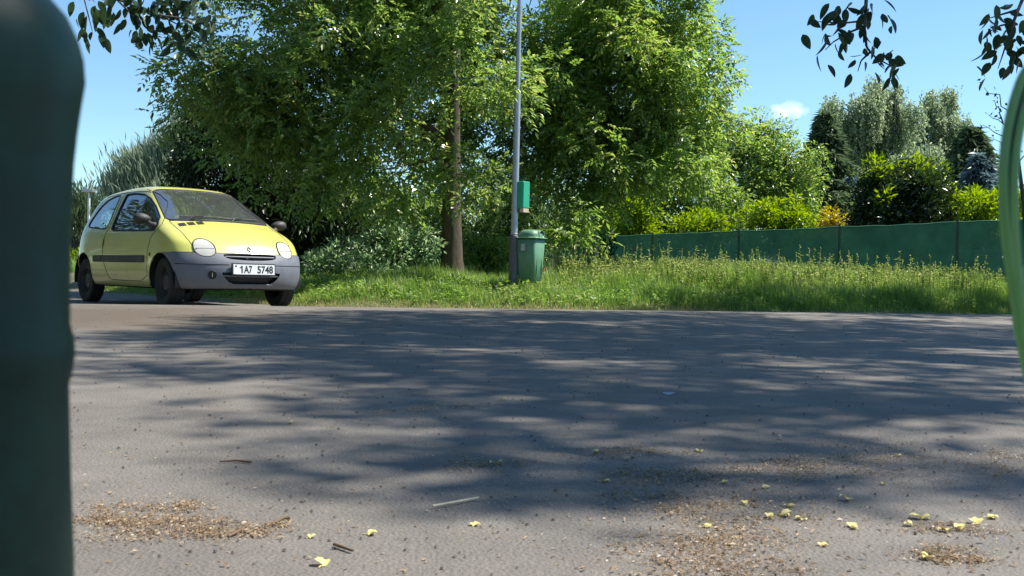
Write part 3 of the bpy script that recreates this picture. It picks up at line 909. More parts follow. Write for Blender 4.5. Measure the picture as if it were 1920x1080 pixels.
        tri = on_side([(.93, .885), (.93, .95), (.80, 1.035), (.74, .895)], s)
        tri[:, 1] += s * .006
        mk('mirror_sail', tri, np.array([[0, 1, 2], [0, 2, 3]]), M['trim'], par)
    # --- wheels
    prof_t = []
    Rr, Wd = .290, .165
    for a in np.linspace(-1, 1, 21):
        y = a * Wd / 2
        r = Rr - .020 * abs(a) ** 6 - .004 * a * a
        if abs(abs(a) - .30) < .06 or abs(abs(a) - .62) < .03: r -= .007
        prof_t.append((r, y))
    prof = [(.168, -.062), (.185, -.074), (.235, -.085), (.262, -.083)] + prof_t + [(.262, .083), (.235, .085), (.185, .074), (.168, .062)]
    for (wx, wy) in ((1.175, -.705), (1.175, .705), (-1.26, -.70), (-1.26, .70)):
        s = 1 if wy > 0 else -1
        w_ = bpy.data.objects.new('wheel', None); COL.objects.link(w_); w_.parent = root
        w_.location = (wx, wy, .268 if wx > 0 else .248)
        if wx > 0: w_.rotation_euler = (0, 0, R(-4))
        b_ = MB(); b_.lathe(prof, (0, 0, 0), 'Y', 56)
        b_.build('tyre', M['tyre'], w_, True)
        tb = MB()
        for q in range(48):
            aa = q / 48 * 2 * math.pi
            for yy_, tw in ((-.058, .030), (0, .036), (.058, .030)):
                rr_ = Rr + .001 - (.010 if abs(yy_) > .05 else 0)
                ca, sa = math.cos(aa + yy_), math.sin(aa + yy_)
                t_, n_ = np.array([-sa, 0, ca]), np.array([ca, 0, sa])
                c_ = n_ * rr_ + np.array([0, yy_, 0])
                v8 = [c_ + t_ * a1 * .011 + np.array([0, b1 * tw / 2, 0]) + n_ * h_ for h_ in (-.006, .003) for a1, b1 in ((-1, -1), (1, -1), (1, 1), (-1, 1))]
                tb.add(v8, [[4, 5, 6, 7], [0, 1, 5, 4], [1, 2, 6, 5], [2, 3, 7, 6], [3, 0, 4, 7]])
        tb.build('tread', M['tyre'], w_)
        b_ = MB(); b_.lathe([(.168, s * .062), (.160, s * .058), (.152, s * .03), (.135, s * .022), (.118, s * .030), (.10, s * .040), (.07, s * .050), (.055, s * .044), (.03, s * .052), (.001, s * .052)], (0, 0, 0), 'Y', 40)
        b_.lathe([(.168, -s * .062), (.155, -s * .05), (.150, s * .02)], (0, 0, 0), 'Y', 40)
        rim = b_.build('rim', M['rim'], w_, True)
        # wheel-arch liner
        a_ = np.linspace(R(-12), R(192), 30)
        rl = .345
        v = []
        for yo in (wy + s * .10, wy - s * .22):
            v.append(np.stack([wx + rl * np.cos(a_), np.full(30, yo), .285 + rl * np.sin(a_)], 1))
        v.append(np.tile([[wx, wy - s * .22, .285]], (30, 1)))
        v = np.array(v)
        v[0][:, 1] = np.clip(v[0][:, 1], -.80, .80)
        ii, jj = np.meshgrid(np.arange(2), np.arange(29), indexing='ij'); ii, jj = ii.ravel(), jj.ravel()
        mk('wheel_arch_liner', v.reshape(-1, 3), np.stack([ii * 30 + jj, ii * 30 + jj + 1, (ii + 1) * 30 + jj + 1, (ii + 1) * 30 + jj], 1), M['black'], root, True)
        # painted arch lip
        al = np.linspace(R(-5), R(185), 44)
        rad = .330
        q = np.stack([wx + rad * np.cos(al), .285 + rad * np.sin(al)], 1)
        q = q[q[:, 1] > .21]
        q3 = on_side(q, s)
        if wx > 0:
            cut = q[:, 0] > 1.3
            bead('arch_lip', q3[~cut | (q[:, 1] > .617)], .007, 'paint', root, sink=.004)
        else:
            bead('arch_lip', q3, .007, 'paint', root, sink=.004)
    for xx in (1.175, -1.26):
        ax = MB(); ax.tube([(xx, -.66, .25), (xx, .66, .25)], .04, 8); ax.build('axle', M['black'], root)
    ex = MB(); ex.tube([(-1.5, .35, .22), (-.9, .35, .22), (-.4, .2, .2), (.8, .1, .2)], [.05, .05, .03, .03], 8); ex.build('exhaust_pipe', M['rim'], root, True)
    # --- cabin
    b_ = MB(); b_.box((.93, 0, .83), (.30, 1.24, .24), 0, .92); b_.box((.80, 0, .90), (.22, 1.2, .10), 0, .8)
    b_.build('dashboard', M['dash'], root)
    st_ = MB()
    aa = np.linspace(0, 2 * math.pi, 25)
    st_.tube(np.stack([.58 + .08 * np.sin(aa), .36 + .18 * np.cos(aa), .90 + .16 * np.sin(aa)], 1), .014, 8, False)
    st_.tube([(.58, .36, .90), (.80, .36, .82)], .025, 8)
    st_.build('steering_wheel', M['black'], root, True)
    for yy_ in (-.35, .35):
        se = bpy.data.objects.new('front_seat', None); COL.objects.link(se); se.parent = root; se.location = (.05, yy_, .3)
        def cushion(nm, c, d, tilt):
            u_, v_ = np.meshgrid(np.linspace(0, 2 * math.pi, 24, endpoint=False), np.linspace(0, math.pi, 13))
            sp = lambda a, p: np.sign(a) * np.abs(a) ** p
            e = np.stack([sp(np.cos(u_), .45) * sp(np.sin(v_), .45) * d[0], sp(np.sin(u_), .45) * sp(np.sin(v_), .45) * d[1], sp(np.cos(v_), .45) * d[2]], -1).reshape(-1, 3)
            ca, sa = math.cos(tilt), math.sin(tilt)
            e = e @ np.array([[ca, 0, -sa], [0, 1, 0], [sa, 0, ca]]) + np.array(c)
            ii, jj = np.meshgrid(np.arange(12), np.arange(24), indexing='ij'); ii, jj = ii.ravel(), jj.ravel(); kk = (jj + 1) % 24
            mk(nm, e, np.stack([ii * 24 + jj, ii * 24 + kk, (ii + 1) * 24 + kk, (ii + 1) * 24 + jj], 1), M['seat'], se, True)
        cushion('seat_cushion', (.05, 0, .15), (.27, .24, .09), 0)
        cushion('seat_back', (-.30, 0, .45), (.08, .24, .32), R(-14))
        cushion('headrest', (-.40, 0, .83), (.05, .13, .09), R(-14))
    b_ = MB(); b_.box((-1.05, 0, .72), (.18, 1.15, .62), 0, .92); b_.build('rear_seat', M['seat'], root)
    b_ = MB(); b_.box((.36, 0, 1.245), (.03, .20, .06)); b_.tube([(.36, 0, 1.26), (.33, 0, 1.33)], .008, 6); b_.build('rear_view_mirror', M['black'], root)
    # mouth of the inner bay, keeps the grille openings dark
    b_ = MB(); b_.box((1.45, 0, .45), (.30, 1.15, .42)); b_.build('engine_bay', M['black'], root)
    # aerial-free roof gutters
    for s in (-1, 1):
        xs = np.linspace(-1.15, .24, 40)
        q3 = on_top(np.stack([xs, np.full(40, s * .545)], 1), .9)
        bead('roof_gutter', q3, .006, 'trim', root, sink=.002)
    return root

def dust_paint(m, top=.46, col=(0.16, 0.135, 0.10)):
    nt = m.node_tree; L = nt.links
    b = [n for n in nt.nodes if n.type == 'BSDF_PRINCIPLED'][0]
    src = b.inputs['Base Color'].links[0].from_socket
    tcn = nt.nodes.new('ShaderNodeTexCoord'); sp_ = nt.nodes.new('ShaderNodeSeparateXYZ'); L.new(tcn.outputs['Object'], sp_.inputs[0])
    n = noise(nt, 9.0, 7, .7, tcn.outputs['Object'])
    ad = nt.nodes.new('ShaderNodeMath'); ad.operation = 'MULTIPLY_ADD'; ad.inputs[1].default_value = .35; L.new(n.outputs['Fac'], ad.inputs[0]); L.new(sp_.outputs['Z'], ad.inputs[2])
    mr = nt.nodes.new('ShaderNodeMapRange'); mr.inputs['From Min'].default_value = top + .17; mr.inputs['From Max'].default_value = .28; mr.inputs['To Max'].default_value = .6; L.new(ad.outputs[0], mr.inputs['Value'])
    mx = nt.nodes.new('ShaderNodeMix'); mx.data_type = 'RGBA'; L.new(mr.outputs['Result'], mx.inputs['Factor']); L.new(src, mx.inputs['A']); mx.inputs['B'].default_value = (*col, 1)
    L.new(mx.outputs['Result'], b.inputs['Base Color'])
dust_paint(M['paint']); dust_paint(M['bumper'], .36)
build_car()

# ------------------------------------------------------------------ plants
def leaf_quads(rng, b, d, up, L, W, fold=.18):
    """kite-shaped folded leaves: b base points, d directions, up rough normals"""
    n = len(b)
    d = nrm(d)
    s = nrm(np.cross(d, up + rng.normal(0, .25, (n, 3))))
    nn = np.cross(s, d)
    L = (np.asarray(L) * rng.uniform(.7, 1.25, n))[:, None]
    W = (np.asarray(W) * rng.uniform(.75, 1.2, n))[:, None]
    tip = b + d * L - nn * L * .10
    mid = b + d * L * .45
    l = mid + s * W * .5 + nn * W * fold
    r = mid - s * W * .5 + nn * W * fold
    V = np.stack([b, r, tip, l], 1).reshape(-1, 3)
    k = np.arange(n) * 4
    F = np.concatenate([np.stack([k, k + 1, k + 2], 1), np.stack([k, k + 2, k + 3], 1)])
    return V, F

def rand_dir(rng, n):
    return nrm(rng.normal(0, 1, (n, 3)))

def clump_leaves(rng, C, rad, per, L, W, droop=.35, pairs=0, rachis=.3, outw=.8, flat=1.0):
    """simple leaves (pairs=0) or feathered compound leaves scattered through ball-shaped clumps"""
    n = len(C) * per
    c = np.repeat(C, per, 0); rr = np.repeat(rad, per)
    out_ = rand_dir(rng, n); out_[:, 2] *= flat
    a = c + out_ * (rr * rng.uniform(.15, 1, n) ** .5)[:, None]
    d = nrm(out_ * outw + rng.normal(0, .45, (n, 3)) + np.array([0, 0, -droop]))
    up = np.tile([0., 0, 1.], (n, 1)) + rng.normal(0, .35, (n, 3))
    if pairs == 0:
        return leaf_quads(rng, a, d, up, L, W)
    s = nrm(np.cross(d, up))
    Vs, Fs, off = [], [], 0
    for k in range(pairs):
        t = (k + .6) / (pairs + .4)
        for sg in (-1, 1):
            b = a + d * rachis * t + np.array([0, 0, -1]) * (rachis * .25 * t * t)
            ld = s * sg * .85 + d * .55 + np.array([0, 0, -.25])
            V, F = leaf_quads(rng, b, ld, up, L * (1 - .25 * abs(t - .55)), W)
            Vs.append(V); Fs.append(F + off); off += len(V)
    V, F = leaf_quads(rng, a + d * rachis + np.array([0, 0, -rachis * .25]), d + np.array([0, 0, -.3]), up, L * 1.15, W)
    Vs.append(V); Fs.append(F + off)
    return np.vstack(Vs), np.vstack(Fs)

def ell_clumps(rng, ells, spacing):
    """clump centres spread through ellipsoids (centre, radii), denser towards the surface"""
    out_ = []
    for c, r in ells:
        vol = 4.19 * r[0] * r[1] * r[2]
        n = max(4, int(vol / spacing ** 3 * .9))
        p = rand_dir(rng, n) * (rng.uniform(.05, 1, n) ** .42)[:, None]
        out_.append(np.array(c) + p * np.array(r))
    return np.vstack(out_)

def ell_px(px, py, rx, ry, D, rd=None):
    c = P(px, py, D); s = D / FPX
    return (c, (rx * s, (rx * s if rd is None else rd), ry * s))

def curve_pts(rng, a, b, n=7, sag=.0, wob=.06):
    a, b = np.array(a, float), np.array(b, float)
    t = np.linspace(0, 1, n)[:, None]
    L = np.linalg.norm(b - a)
    off = rng.normal(0, wob * L, (n, 3)) * np.sin(np.pi * t)
    return a + (b - a) * t + off + np.array([0, 0, sag * L]) * np.sin(np.pi * t)

def make_tree(name, label, cat, base, h_trunk, r_trunk, ells, spacing, mat, bark, seed, leaf, group=None, lean=(0, 0), crown_rad=(.32, .55), limbs=7, filt=None, twigs=True, cap=None, twig_r=.02, limb_k=.62, wig=.016):
    rng = np.random.default_rng(seed)
    root = thing(name, label, cat, tuple(base), 0, group)
    B = np.array(base)
    C = ell_clumps(rng, ells, spacing)
    if filt is not None:
        C = C[filt(C, rng)]
    if cap and len(C) > cap:
        C = C[rng.permutation(len(C))[:cap]]
    # trunk
    zz = np.linspace(0, h_trunk, 12)
    tp = np.stack([lean[0] * zz / h_trunk + wig * h_trunk * np.sin(zz * .9 + seed), lean[1] * zz / h_trunk + wig * h_trunk * np.sin(zz * .7 + 2 * seed), zz], 1)
    tp -= tp[0]
    tr = r_trunk * (1 - .72 * (zz / h_trunk) ** 1.1) * (1 + .35 * np.exp(-zz / .18))
    b = MB(); b.tube(tp, tr, 14); b.build('trunk', M[bark], root, True)
    # limbs towards the fullest parts of the crown
    rel = C - B
    ends = rel[rng.permutation(len(rel))[:limbs]]
    lp = [tp]
    for e in ends:
        k = int(np.clip(np.searchsorted(zz, max(.25 * h_trunk, e[2] - .45 * np.hypot(*(e[:2])) - .2)), 3, 10))
        q = curve_pts(rng, tp[k], e, 8, .06)
        lb = MB(); lb.tube(q, np.linspace(max(tr[k] * limb_k, .02), .012, 8), 7); lb.build('limb', M[bark], root, True)
        lp.append(q)
    nodes = np.vstack([lp[0][4:]] + [q[2:] for q in lp[1:]])
    if twigs:
        tw = MB()
        for c in rel:
            d = np.linalg.norm(nodes - c, axis=1)
            a = nodes[np.argmin(d + np.where(nodes[:, 2] > c[2] + .3, .6, 0))]
            q = curve_pts(rng, a, c, 5, .05, .05)
            tw.tube(q, np.linspace(twig_r, twig_r * .3, 5), 4, False)
        tw.build('twigs', M[bark], root, True, kind='stuff')
    rad = rng.uniform(*crown_rad, len(rel))
    V, F = clump_leaves(rng, rel, rad, **leaf)
    mk('crown', V, F, M[mat], root, kind='stuff')
    return root

def ground_at(px, D):
    x = (px - 960) / FPX * D
    return np.array([x, D, float(land_z(np.array(x), np.array(D)))])

SUNX, SUNY = SUNV.x / SUNV.z, SUNV.y / SUNV.z
def sun_gap(C, rng):
    """the crown is open where the sun reaches the bush and the grass under it"""
    gx, gy = C[:, 0] - SUNX * (C[:, 2] - .4), C[:, 1] - SUNY * (C[:, 2] - .4)
    bush = ((gx + 2.3) / 1.9) ** 2 + ((gy - 16.2) / 1.5) ** 2 < 1
    lawn = ((gx + .3) / 2.3) ** 2 + ((gy - 14.7) / 1.5) ** 2 < 1
    u = rng.uniform(0, 1, len(C))
    return ~(((bush & (u < .97)) | (lawn & (u < .35))) & (C[:, 2] > 1.9))
WAL = dict(per=36, L=.105, W=.056, droop=.08, pairs=3, rachis=.21, outw=.6)
# the big walnut behind the lamp post
tree_a = make_tree('walnut_tree', 'large walnut tree with a thick bare lower trunk standing left of the lamp post', 'tree',
          ground_at(848, 17.0), 5.2, .19,
          [ell_px(640, 170, 250, 150, 17.0, 2.2), ell_px(860, 90, 230, 170, 17.0, 2.2), ell_px(460, 150, 130, 95, 16.6, 1.3), ell_px(780, 270, 170, 100, 16.6, 1.6),
           ell_px(560, 290, 170, 90, 17.3, 1.3), ell_px(900, 290, 110, 110, 17.2, 1.5), ell_px(700, -80, 420, 150, 17.4, 2.2), ell_px(370, 120, 70, 60, 16.3, .7), ell_px(720, 370, 120, 45, 16.6, 1.0), ell_px(420, 220, 100, 70, 17.5, 1.0), ell_px(760, 335, 110, 60, 15.5, .45), ell_px(800, 240, 110, 90, 15.3, .5), ell_px(880, 325, 60, 45, 15.4, .35), ell_px(830, 130, 90, 80, 15.3, .5), ell_px(690, 300, 120, 80, 15.4, .5), ell_px(900, 110, 130, 180, 19.0, .6), ell_px(800, 250, 90, 90, 19.0, .5), ell_px(1000, 280, 60, 110, 19.0, .5), ell_px(905, 300, 90, 100, 19.4, .6), ell_px(860, 180, 80, 110, 19.4, .6)],
          .64, 'walnut', 'bark', 3, WAL, lean=(-.06, .05), crown_rad=(.28, .5), limbs=9, filt=sun_gap, wig=.005, limb_k=.45, twig_r=.010)
rng = np.random.default_rng(19)
fc = ell_clumps(rng, [ell_px(880, 215, 95, 120, 15.3, .35), ell_px(850, 80, 120, 90, 15.3, .4), ell_px(960, 170, 60, 120, 15.9, .35), ell_px(770, 300, 80, 60, 15.3, .3)], .62) - np.array(tree_a.location)
V, F = clump_leaves(rng, fc, rng.uniform(.25, .45, len(fc)), **WAL)
mk('front_bough', V, F, M['walnut'], tree_a, kind='stuff', label='leafy boughs in front of the upper trunk')
# bright-leaved tree right of the post
tree_b = make_tree('walnut_tree', 'bright green spreading tree with low hanging boughs right of the lamp post', 'tree',
          ground_at(1108, 20.0), 4.6, .11,
          [ell_px(1150, 130, 165, 170, 20, 2.0), ell_px(1265, 190, 120, 150, 20, 1.6), ell_px(1120, 300, 135, 95, 19.3, 1.5), ell_px(1060, 190, 90, 170, 19.5, 1.3),
           ell_px(1210, 310, 110, 75, 19.5, 1.3), ell_px(1080, 385, 75, 30, 18.6, .7), ell_px(1180, 0, 160, 120, 20.3, 1.8), ell_px(1000, 160, 75, 170, 18.8, 1.1), ell_px(1325, 250, 70, 60, 20, 1.0), ell_px(1310, 90, 55, 60, 20.2, .8)],
          .62, 'broad', 'grey_bark', 7, dict(per=36, L=.108, W=.058, droop=.12, pairs=3, rachis=.21, outw=.6), crown_rad=(.27, .5), limbs=8)
rng = np.random.default_rng(17)
lowc = ell_clumps(rng, [ell_px(1060, 436, 62, 14, 17.4, .4), ell_px(1120, 448, 40, 12, 17.4, .3), ell_px(1090, 405, 45, 16, 17.6, .4)], .20) - np.array(tree_b.location)
V, F = clump_leaves(rng, lowc, np.full(len(lowc), .10), 5, .12, .05, .35, 2, .16)
mk('low_bough', V, F, M['broad'], tree_b, kind='stuff', label='leafy boughs hanging low beside the bin')
# dense dark tree behind the car
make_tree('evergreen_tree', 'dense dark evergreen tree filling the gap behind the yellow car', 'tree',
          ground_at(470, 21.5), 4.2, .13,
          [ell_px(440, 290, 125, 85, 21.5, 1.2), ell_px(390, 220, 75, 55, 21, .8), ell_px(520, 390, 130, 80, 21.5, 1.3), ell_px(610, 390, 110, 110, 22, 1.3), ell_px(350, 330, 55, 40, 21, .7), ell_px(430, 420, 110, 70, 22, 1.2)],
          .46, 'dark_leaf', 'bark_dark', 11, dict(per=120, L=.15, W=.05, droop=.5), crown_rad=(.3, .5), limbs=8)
# understorey behind the trunks
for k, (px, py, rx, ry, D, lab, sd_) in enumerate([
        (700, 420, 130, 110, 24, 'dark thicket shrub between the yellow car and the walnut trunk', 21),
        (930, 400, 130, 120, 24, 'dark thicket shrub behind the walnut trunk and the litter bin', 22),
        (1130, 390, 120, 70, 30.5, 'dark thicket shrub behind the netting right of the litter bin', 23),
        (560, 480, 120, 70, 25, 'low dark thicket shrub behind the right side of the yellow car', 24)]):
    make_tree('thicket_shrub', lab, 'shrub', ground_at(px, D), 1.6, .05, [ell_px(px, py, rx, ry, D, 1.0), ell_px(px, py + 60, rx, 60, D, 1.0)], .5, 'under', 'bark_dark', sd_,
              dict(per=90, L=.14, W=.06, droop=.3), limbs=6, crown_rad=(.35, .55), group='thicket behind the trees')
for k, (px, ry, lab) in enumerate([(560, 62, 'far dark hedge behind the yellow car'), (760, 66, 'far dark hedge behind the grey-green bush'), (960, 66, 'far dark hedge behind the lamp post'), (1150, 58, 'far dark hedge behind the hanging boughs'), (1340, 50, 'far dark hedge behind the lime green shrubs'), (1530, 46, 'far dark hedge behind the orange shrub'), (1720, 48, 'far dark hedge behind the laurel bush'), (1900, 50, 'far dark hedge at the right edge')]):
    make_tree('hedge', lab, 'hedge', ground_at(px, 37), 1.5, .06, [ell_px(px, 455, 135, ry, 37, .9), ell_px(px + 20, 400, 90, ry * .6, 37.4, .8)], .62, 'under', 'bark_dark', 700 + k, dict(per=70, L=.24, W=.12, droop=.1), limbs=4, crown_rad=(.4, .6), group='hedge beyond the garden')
# bushes at the foot of the walnut
make_tree('leafy_bush', 'grey-green leafy bush between the yellow car and the walnut trunk', 'bush', ground_at(705, 16.6), .7, .03,
          [ell_px(690, 490, 95, 45, 16.6, .55), ell_px(750, 468, 72, 42, 16.8, .5), ell_px(630, 505, 50, 32, 16.5, .45), ell_px(800, 490, 30, 30, 16.6, .3), ell_px(680, 518, 95, 26, 16.3, .5), ell_px(600, 500, 35, 30, 16.6, .4), ell_px(720, 445, 50, 24, 16.9, .4)], .25, 'greybush', 'bark_dark', 31,
          dict(per=75, L=.085, W=.042, droop=-.1), limbs=6, crown_rad=(.14, .24))
make_tree('leafy_bush', 'green leafy bush between the walnut trunk and the lamp post', 'bush', ground_at(905, 18.4), .7, .03,
          [ell_px(900, 480, 40, 40, 18.4, .5), ell_px(935, 460, 30, 30, 18.4, .5)], .27, 'broad', 'bark_dark', 32,
          dict(per=70, L=.10, W=.05, droop=-.05), limbs=5, crown_rad=(.15, .25))
# garden side, behind the netting
make_tree('garden_tree', 'mid green tree with upright twigs behind the fence, left of the spruce', 'tree', ground_at(1410, 31), 5.0, .10,
          [ell_px(1400, 340, 80, 80, 31, 1.3), ell_px(1450, 300, 45, 70, 31, .8), ell_px(1370, 280, 40, 45, 31, .7), ell_px(1440, 255, 30, 30, 31, .5), ell_px(1480, 370, 50, 60, 31, .9), ell_px(1350, 270, 55, 75, 31, .9), ell_px(1415, 275, 45, 60, 31, .9), ell_px(1500, 330, 40, 75, 31, .8)],
          .46, 'broad', 'bark_dark', 41, dict(per=85, L=.13, W=.065, droop=.1), limbs=8, crown_rad=(.3, .5))
make_tree('garden_tree', 'dense green tree rising behind the netting, right of the hanging boughs', 'tree', ground_at(1280, 29), 4.0, .10,
          [ell_px(1270, 350, 90, 85, 29, 1.4), ell_px(1340, 370, 60, 65, 29, 1.0), ell_px(1200, 390, 70, 55, 28.5, 1.0)],
          .55, 'broad', 'bark_dark', 42, dict(per=80, L=.15, W=.07, droop=.2), limbs=8, crown_rad=(.3, .5))
for lab, px, py, rx, ry, D, mt, sd_, nm in [
        ('lime green shrub leaning over the netting left of the orange shrub', 1470, 400, 75, 32, 27, 'lime', 51, 'garden_shrub'),
        ('lime green shrub above the netting, below the dense garden tree', 1320, 422, 70, 20, 27, 'lime', 52, 'garden_shrub'),
        ('yellow green shrub peeking over the netting beside the hanging boughs', 1190, 405, 50, 35, 27, 'lime', 53, 'garden_shrub'),
        ('orange leaved shrub over the netting, left of the dark laurel', 1562, 416, 22, 13, 25.5, 'orange', 54, 'garden_shrub'),
        ('lime green shrub over the netting right of the dark laurel', 1830, 393, 58, 34, 23.5, 'lime', 55, 'garden_shrub'),
        ('lime green leaves beyond the netting at the right edge', 1910, 400, 40, 40, 24.5, 'lime', 56, 'garden_shrub')]:
    make_tree(nm, lab, 'shrub', ground_at(px, D), 1.1, .03, [ell_px(px, py, rx, ry, D, .6), ell_px(px, py + ry * .9, rx * .9, ry, D, .5)], .34, mt, 'bark_dark', sd_,
              dict(per=70, L=.14, W=.06, droop=-.15), limbs=5, crown_rad=(.2, .34))
lau = make_tree('laurel_bush', 'big rounded dark laurel bush standing above the netting', 'bush', ground_at(1690, 24.0), 1.2, .05,
          [ell_px(1690, 390, 98, 62, 24.0, 1.0), ell_px(1655, 350, 50, 40, 24, .6), ell_px(1720, 345, 55, 40, 24, .6), ell_px(1690, 450, 110, 60, 24, 1.0)], .36, 'laurel', 'bark_dark', 61,
          dict(per=85, L=.13, W=.06, droop=-.1), limbs=7, crown_rad=(.22, .36))
rng = np.random.default_rng(62)
tips = np.vstack([ell_clumps(rng, [ell_px(1640, 322, 28, 22, 24, .4), ell_px(1720, 322, 42, 22, 24, .5), ell_px(1765, 360, 25, 25, 24, .4), ell_px(1655, 372, 12, 10, 23.4, .2)], .22)]) - np.array(lau.location)
V, F = clump_leaves(rng, tips, np.full(len(tips), .2), 22, .15, .06, -.5)
mk('young_growth', V, F, M['lime'], lau, kind='stuff', label='bright yellow green young leaves on top')

def make_spruce(name, label, base, H, Rb, mat, seed, L=.28, W=.06, whorls=26, per=9, z0=.05, upsweep=-.25, group=None, needles=10):
    rng = np.random.default_rng(seed)
    root = thing(name, label, 'tree', tuple(base), 0, group)
    b = MB(); zz = np.linspace(0, H, 8); b.tube(np.stack([zz * 0, zz * 0, zz], 1), .022 * H * (1 - zz / H) + .01, 8); b.build('trunk', M['bark_dark'], root, True)
    Bs, Ds = [], []
    bm = MB()
    for t in np.linspace(z0, .985, whorls):
        n = per
        a = rng.uniform(0, 2 * math.pi, n)
        ln = Rb * (1 - t) ** .85 * rng.uniform(.75, 1.15, n) + .08
        for aa, l_ in zip(a, ln):
            d = np.array([math.cos(aa), math.sin(aa), upsweep + rng.normal(0, .08)])
            q = np.array([0, 0, t * H]) + d * np.linspace(0, l_, 6)[:, None] + np.array([0, 0, 1]) * (np.linspace(0, 1, 6) ** 2 * l_ * .18)[:, None]
            bm.tube(q, np.linspace(.03, .006, 6), 4, False)
            m_ = int(needles * l_ / .5) + 6
            u = rng.uniform(.1, 1, m_)
            k = np.clip((u * 5).astype(int), 0, 4)
            pt = q[k] + (q[k + 1] - q[k]) * (u * 5 - k)[:, None]
            sd2 = np.cross(d, [0, 0, 1])
            sg = rng.choice([-1, 1], m_)[:, None]
            dd = d * .75 + sd2 * sg * .75 + rng.normal(0, .25, (m_, 3)) + np.array([0, 0, -.15])
            Bs.append(pt); Ds.append(dd)
    bm.build('branchwork', M['bark_dark'], root, True, kind='stuff')
    Bs, Ds = np.vstack(Bs), np.vstack(Ds)
    V, F = leaf_quads(rng, Bs, Ds, np.tile([0., 0, 1], (len(Bs), 1)), L, W)
    V2, F2 = leaf_quads(rng, Bs + rng.normal(0, .05, Bs.shape), Ds + rng.normal(0, .5, Ds.shape), np.tile([0., .7, .7], (len(Bs), 1)), L * .8, W)
    mk('crown', np.vstack([V, V2]), np.vstack([F, F2 + len(V)]), M[mat], root, kind='stuff')
    return root

def tree_h(px, ytop, D):
    b = ground_at(px, D)
    return b, P(px, ytop, D)[2] - b[2]

b_, h_ = tree_h(1540, 212, 36)
make_spruce('spruce_tree', 'dark narrow spruce beyond the fence, left of the birches', b_, h_, 2.1, 'spruce', 71, .38, .10, 26, 11)
b_, h_ = tree_h(1812, 238, 37)
make_spruce('spruce_tree', 'dark broad spruce beyond the fence at the right', b_, h_, 3.0, 'spruce', 72, .42, .11, 30, 13)
b_, h_ = tree_h(1828, 292, 32)
make_spruce('blue_spruce', 'blue grey spruce in front of the dark spruce at the right', b_, h_, 1.9, 'blue_spruce', 73, .34, .10, 22, 11)
b_, h_ = tree_h(1586, 330, 40)
make_spruce('spruce_tree', 'low blue green spruce between the narrow spruce and the laurel', b_, h_, 1.6, 'blue_spruce', 74, .38, .10, 22, 8)
b_, h_ = tree_h(330, 232, 42)
def make_pine(name, label, base, H, px_ells, seed, mat='pine', n=5200, L=.5, W=.05):
    rng = np.random.default_rng(seed)
    root = thing(name, label, 'tree', tuple(base), 0)
    b = MB(); zz = np.linspace(0, H * .9, 8); b.tube(np.stack([zz * 0, zz * 0, zz], 1), .02 * H * (1 - zz / H) + .01, 8); b.build('trunk', M['bark_dark'], root, True)
    B = np.array(base)
    C = ell_clumps(rng, px_ells, .75) - B
    bm = MB()
    for c in C:
        q = curve_pts(rng, (0, 0, max(.2, c[2] * .75)), c, 5, -.05, .04); bm.tube(q, np.linspace(.05, .012, 5), 4, False)
    bm.build('branchwork', M['bark_dark'], root, True, kind='stuff')
    k = rng.integers(0, len(C), n)
    a = C[k] + rng.normal(0, .35, (n, 3))
    d = nrm(a * np.array([1, 1, 0])) * .35 + np.array([0, 0, 1.0]) + rng.normal(0, .22, (n, 3))
    V, F = leaf_quads(rng, a, d, rng.normal(0, 1, (n, 3)), L, W)
    mk('crown', V, F, M[mat], root, kind='stuff')
    return root
make_pine('pine_tree', 'pale grey-green pine with upright shoots behind the car roof', b_, h_,
          [ell_px(330, 310, 60, 45, 42, 1.2), ell_px(270, 340, 55, 30, 42, 1.0), ell_px(300, 290, 35, 30, 42, .8), ell_px(345, 265, 25, 25, 42, .6), ell_px(235, 352, 25, 18, 42, .6), ell_px(320, 400, 110, 50, 42, 1.6)], 75, n=20000)
b_, h_ = tree_h(152, 360, 50)
make_pine('pine_tree', 'distant pine behind the slim street lamp at the left', b_, h_,
          [ell_px(155, 385, 22, 22, 50, .7), ell_px(160, 430, 30, 35, 50, .8), ell_px(135, 450, 40, 50, 52, .9), ell_px(110, 420, 40, 50, 52, .9)], 76, 'spruce', 6000, .4, .08)

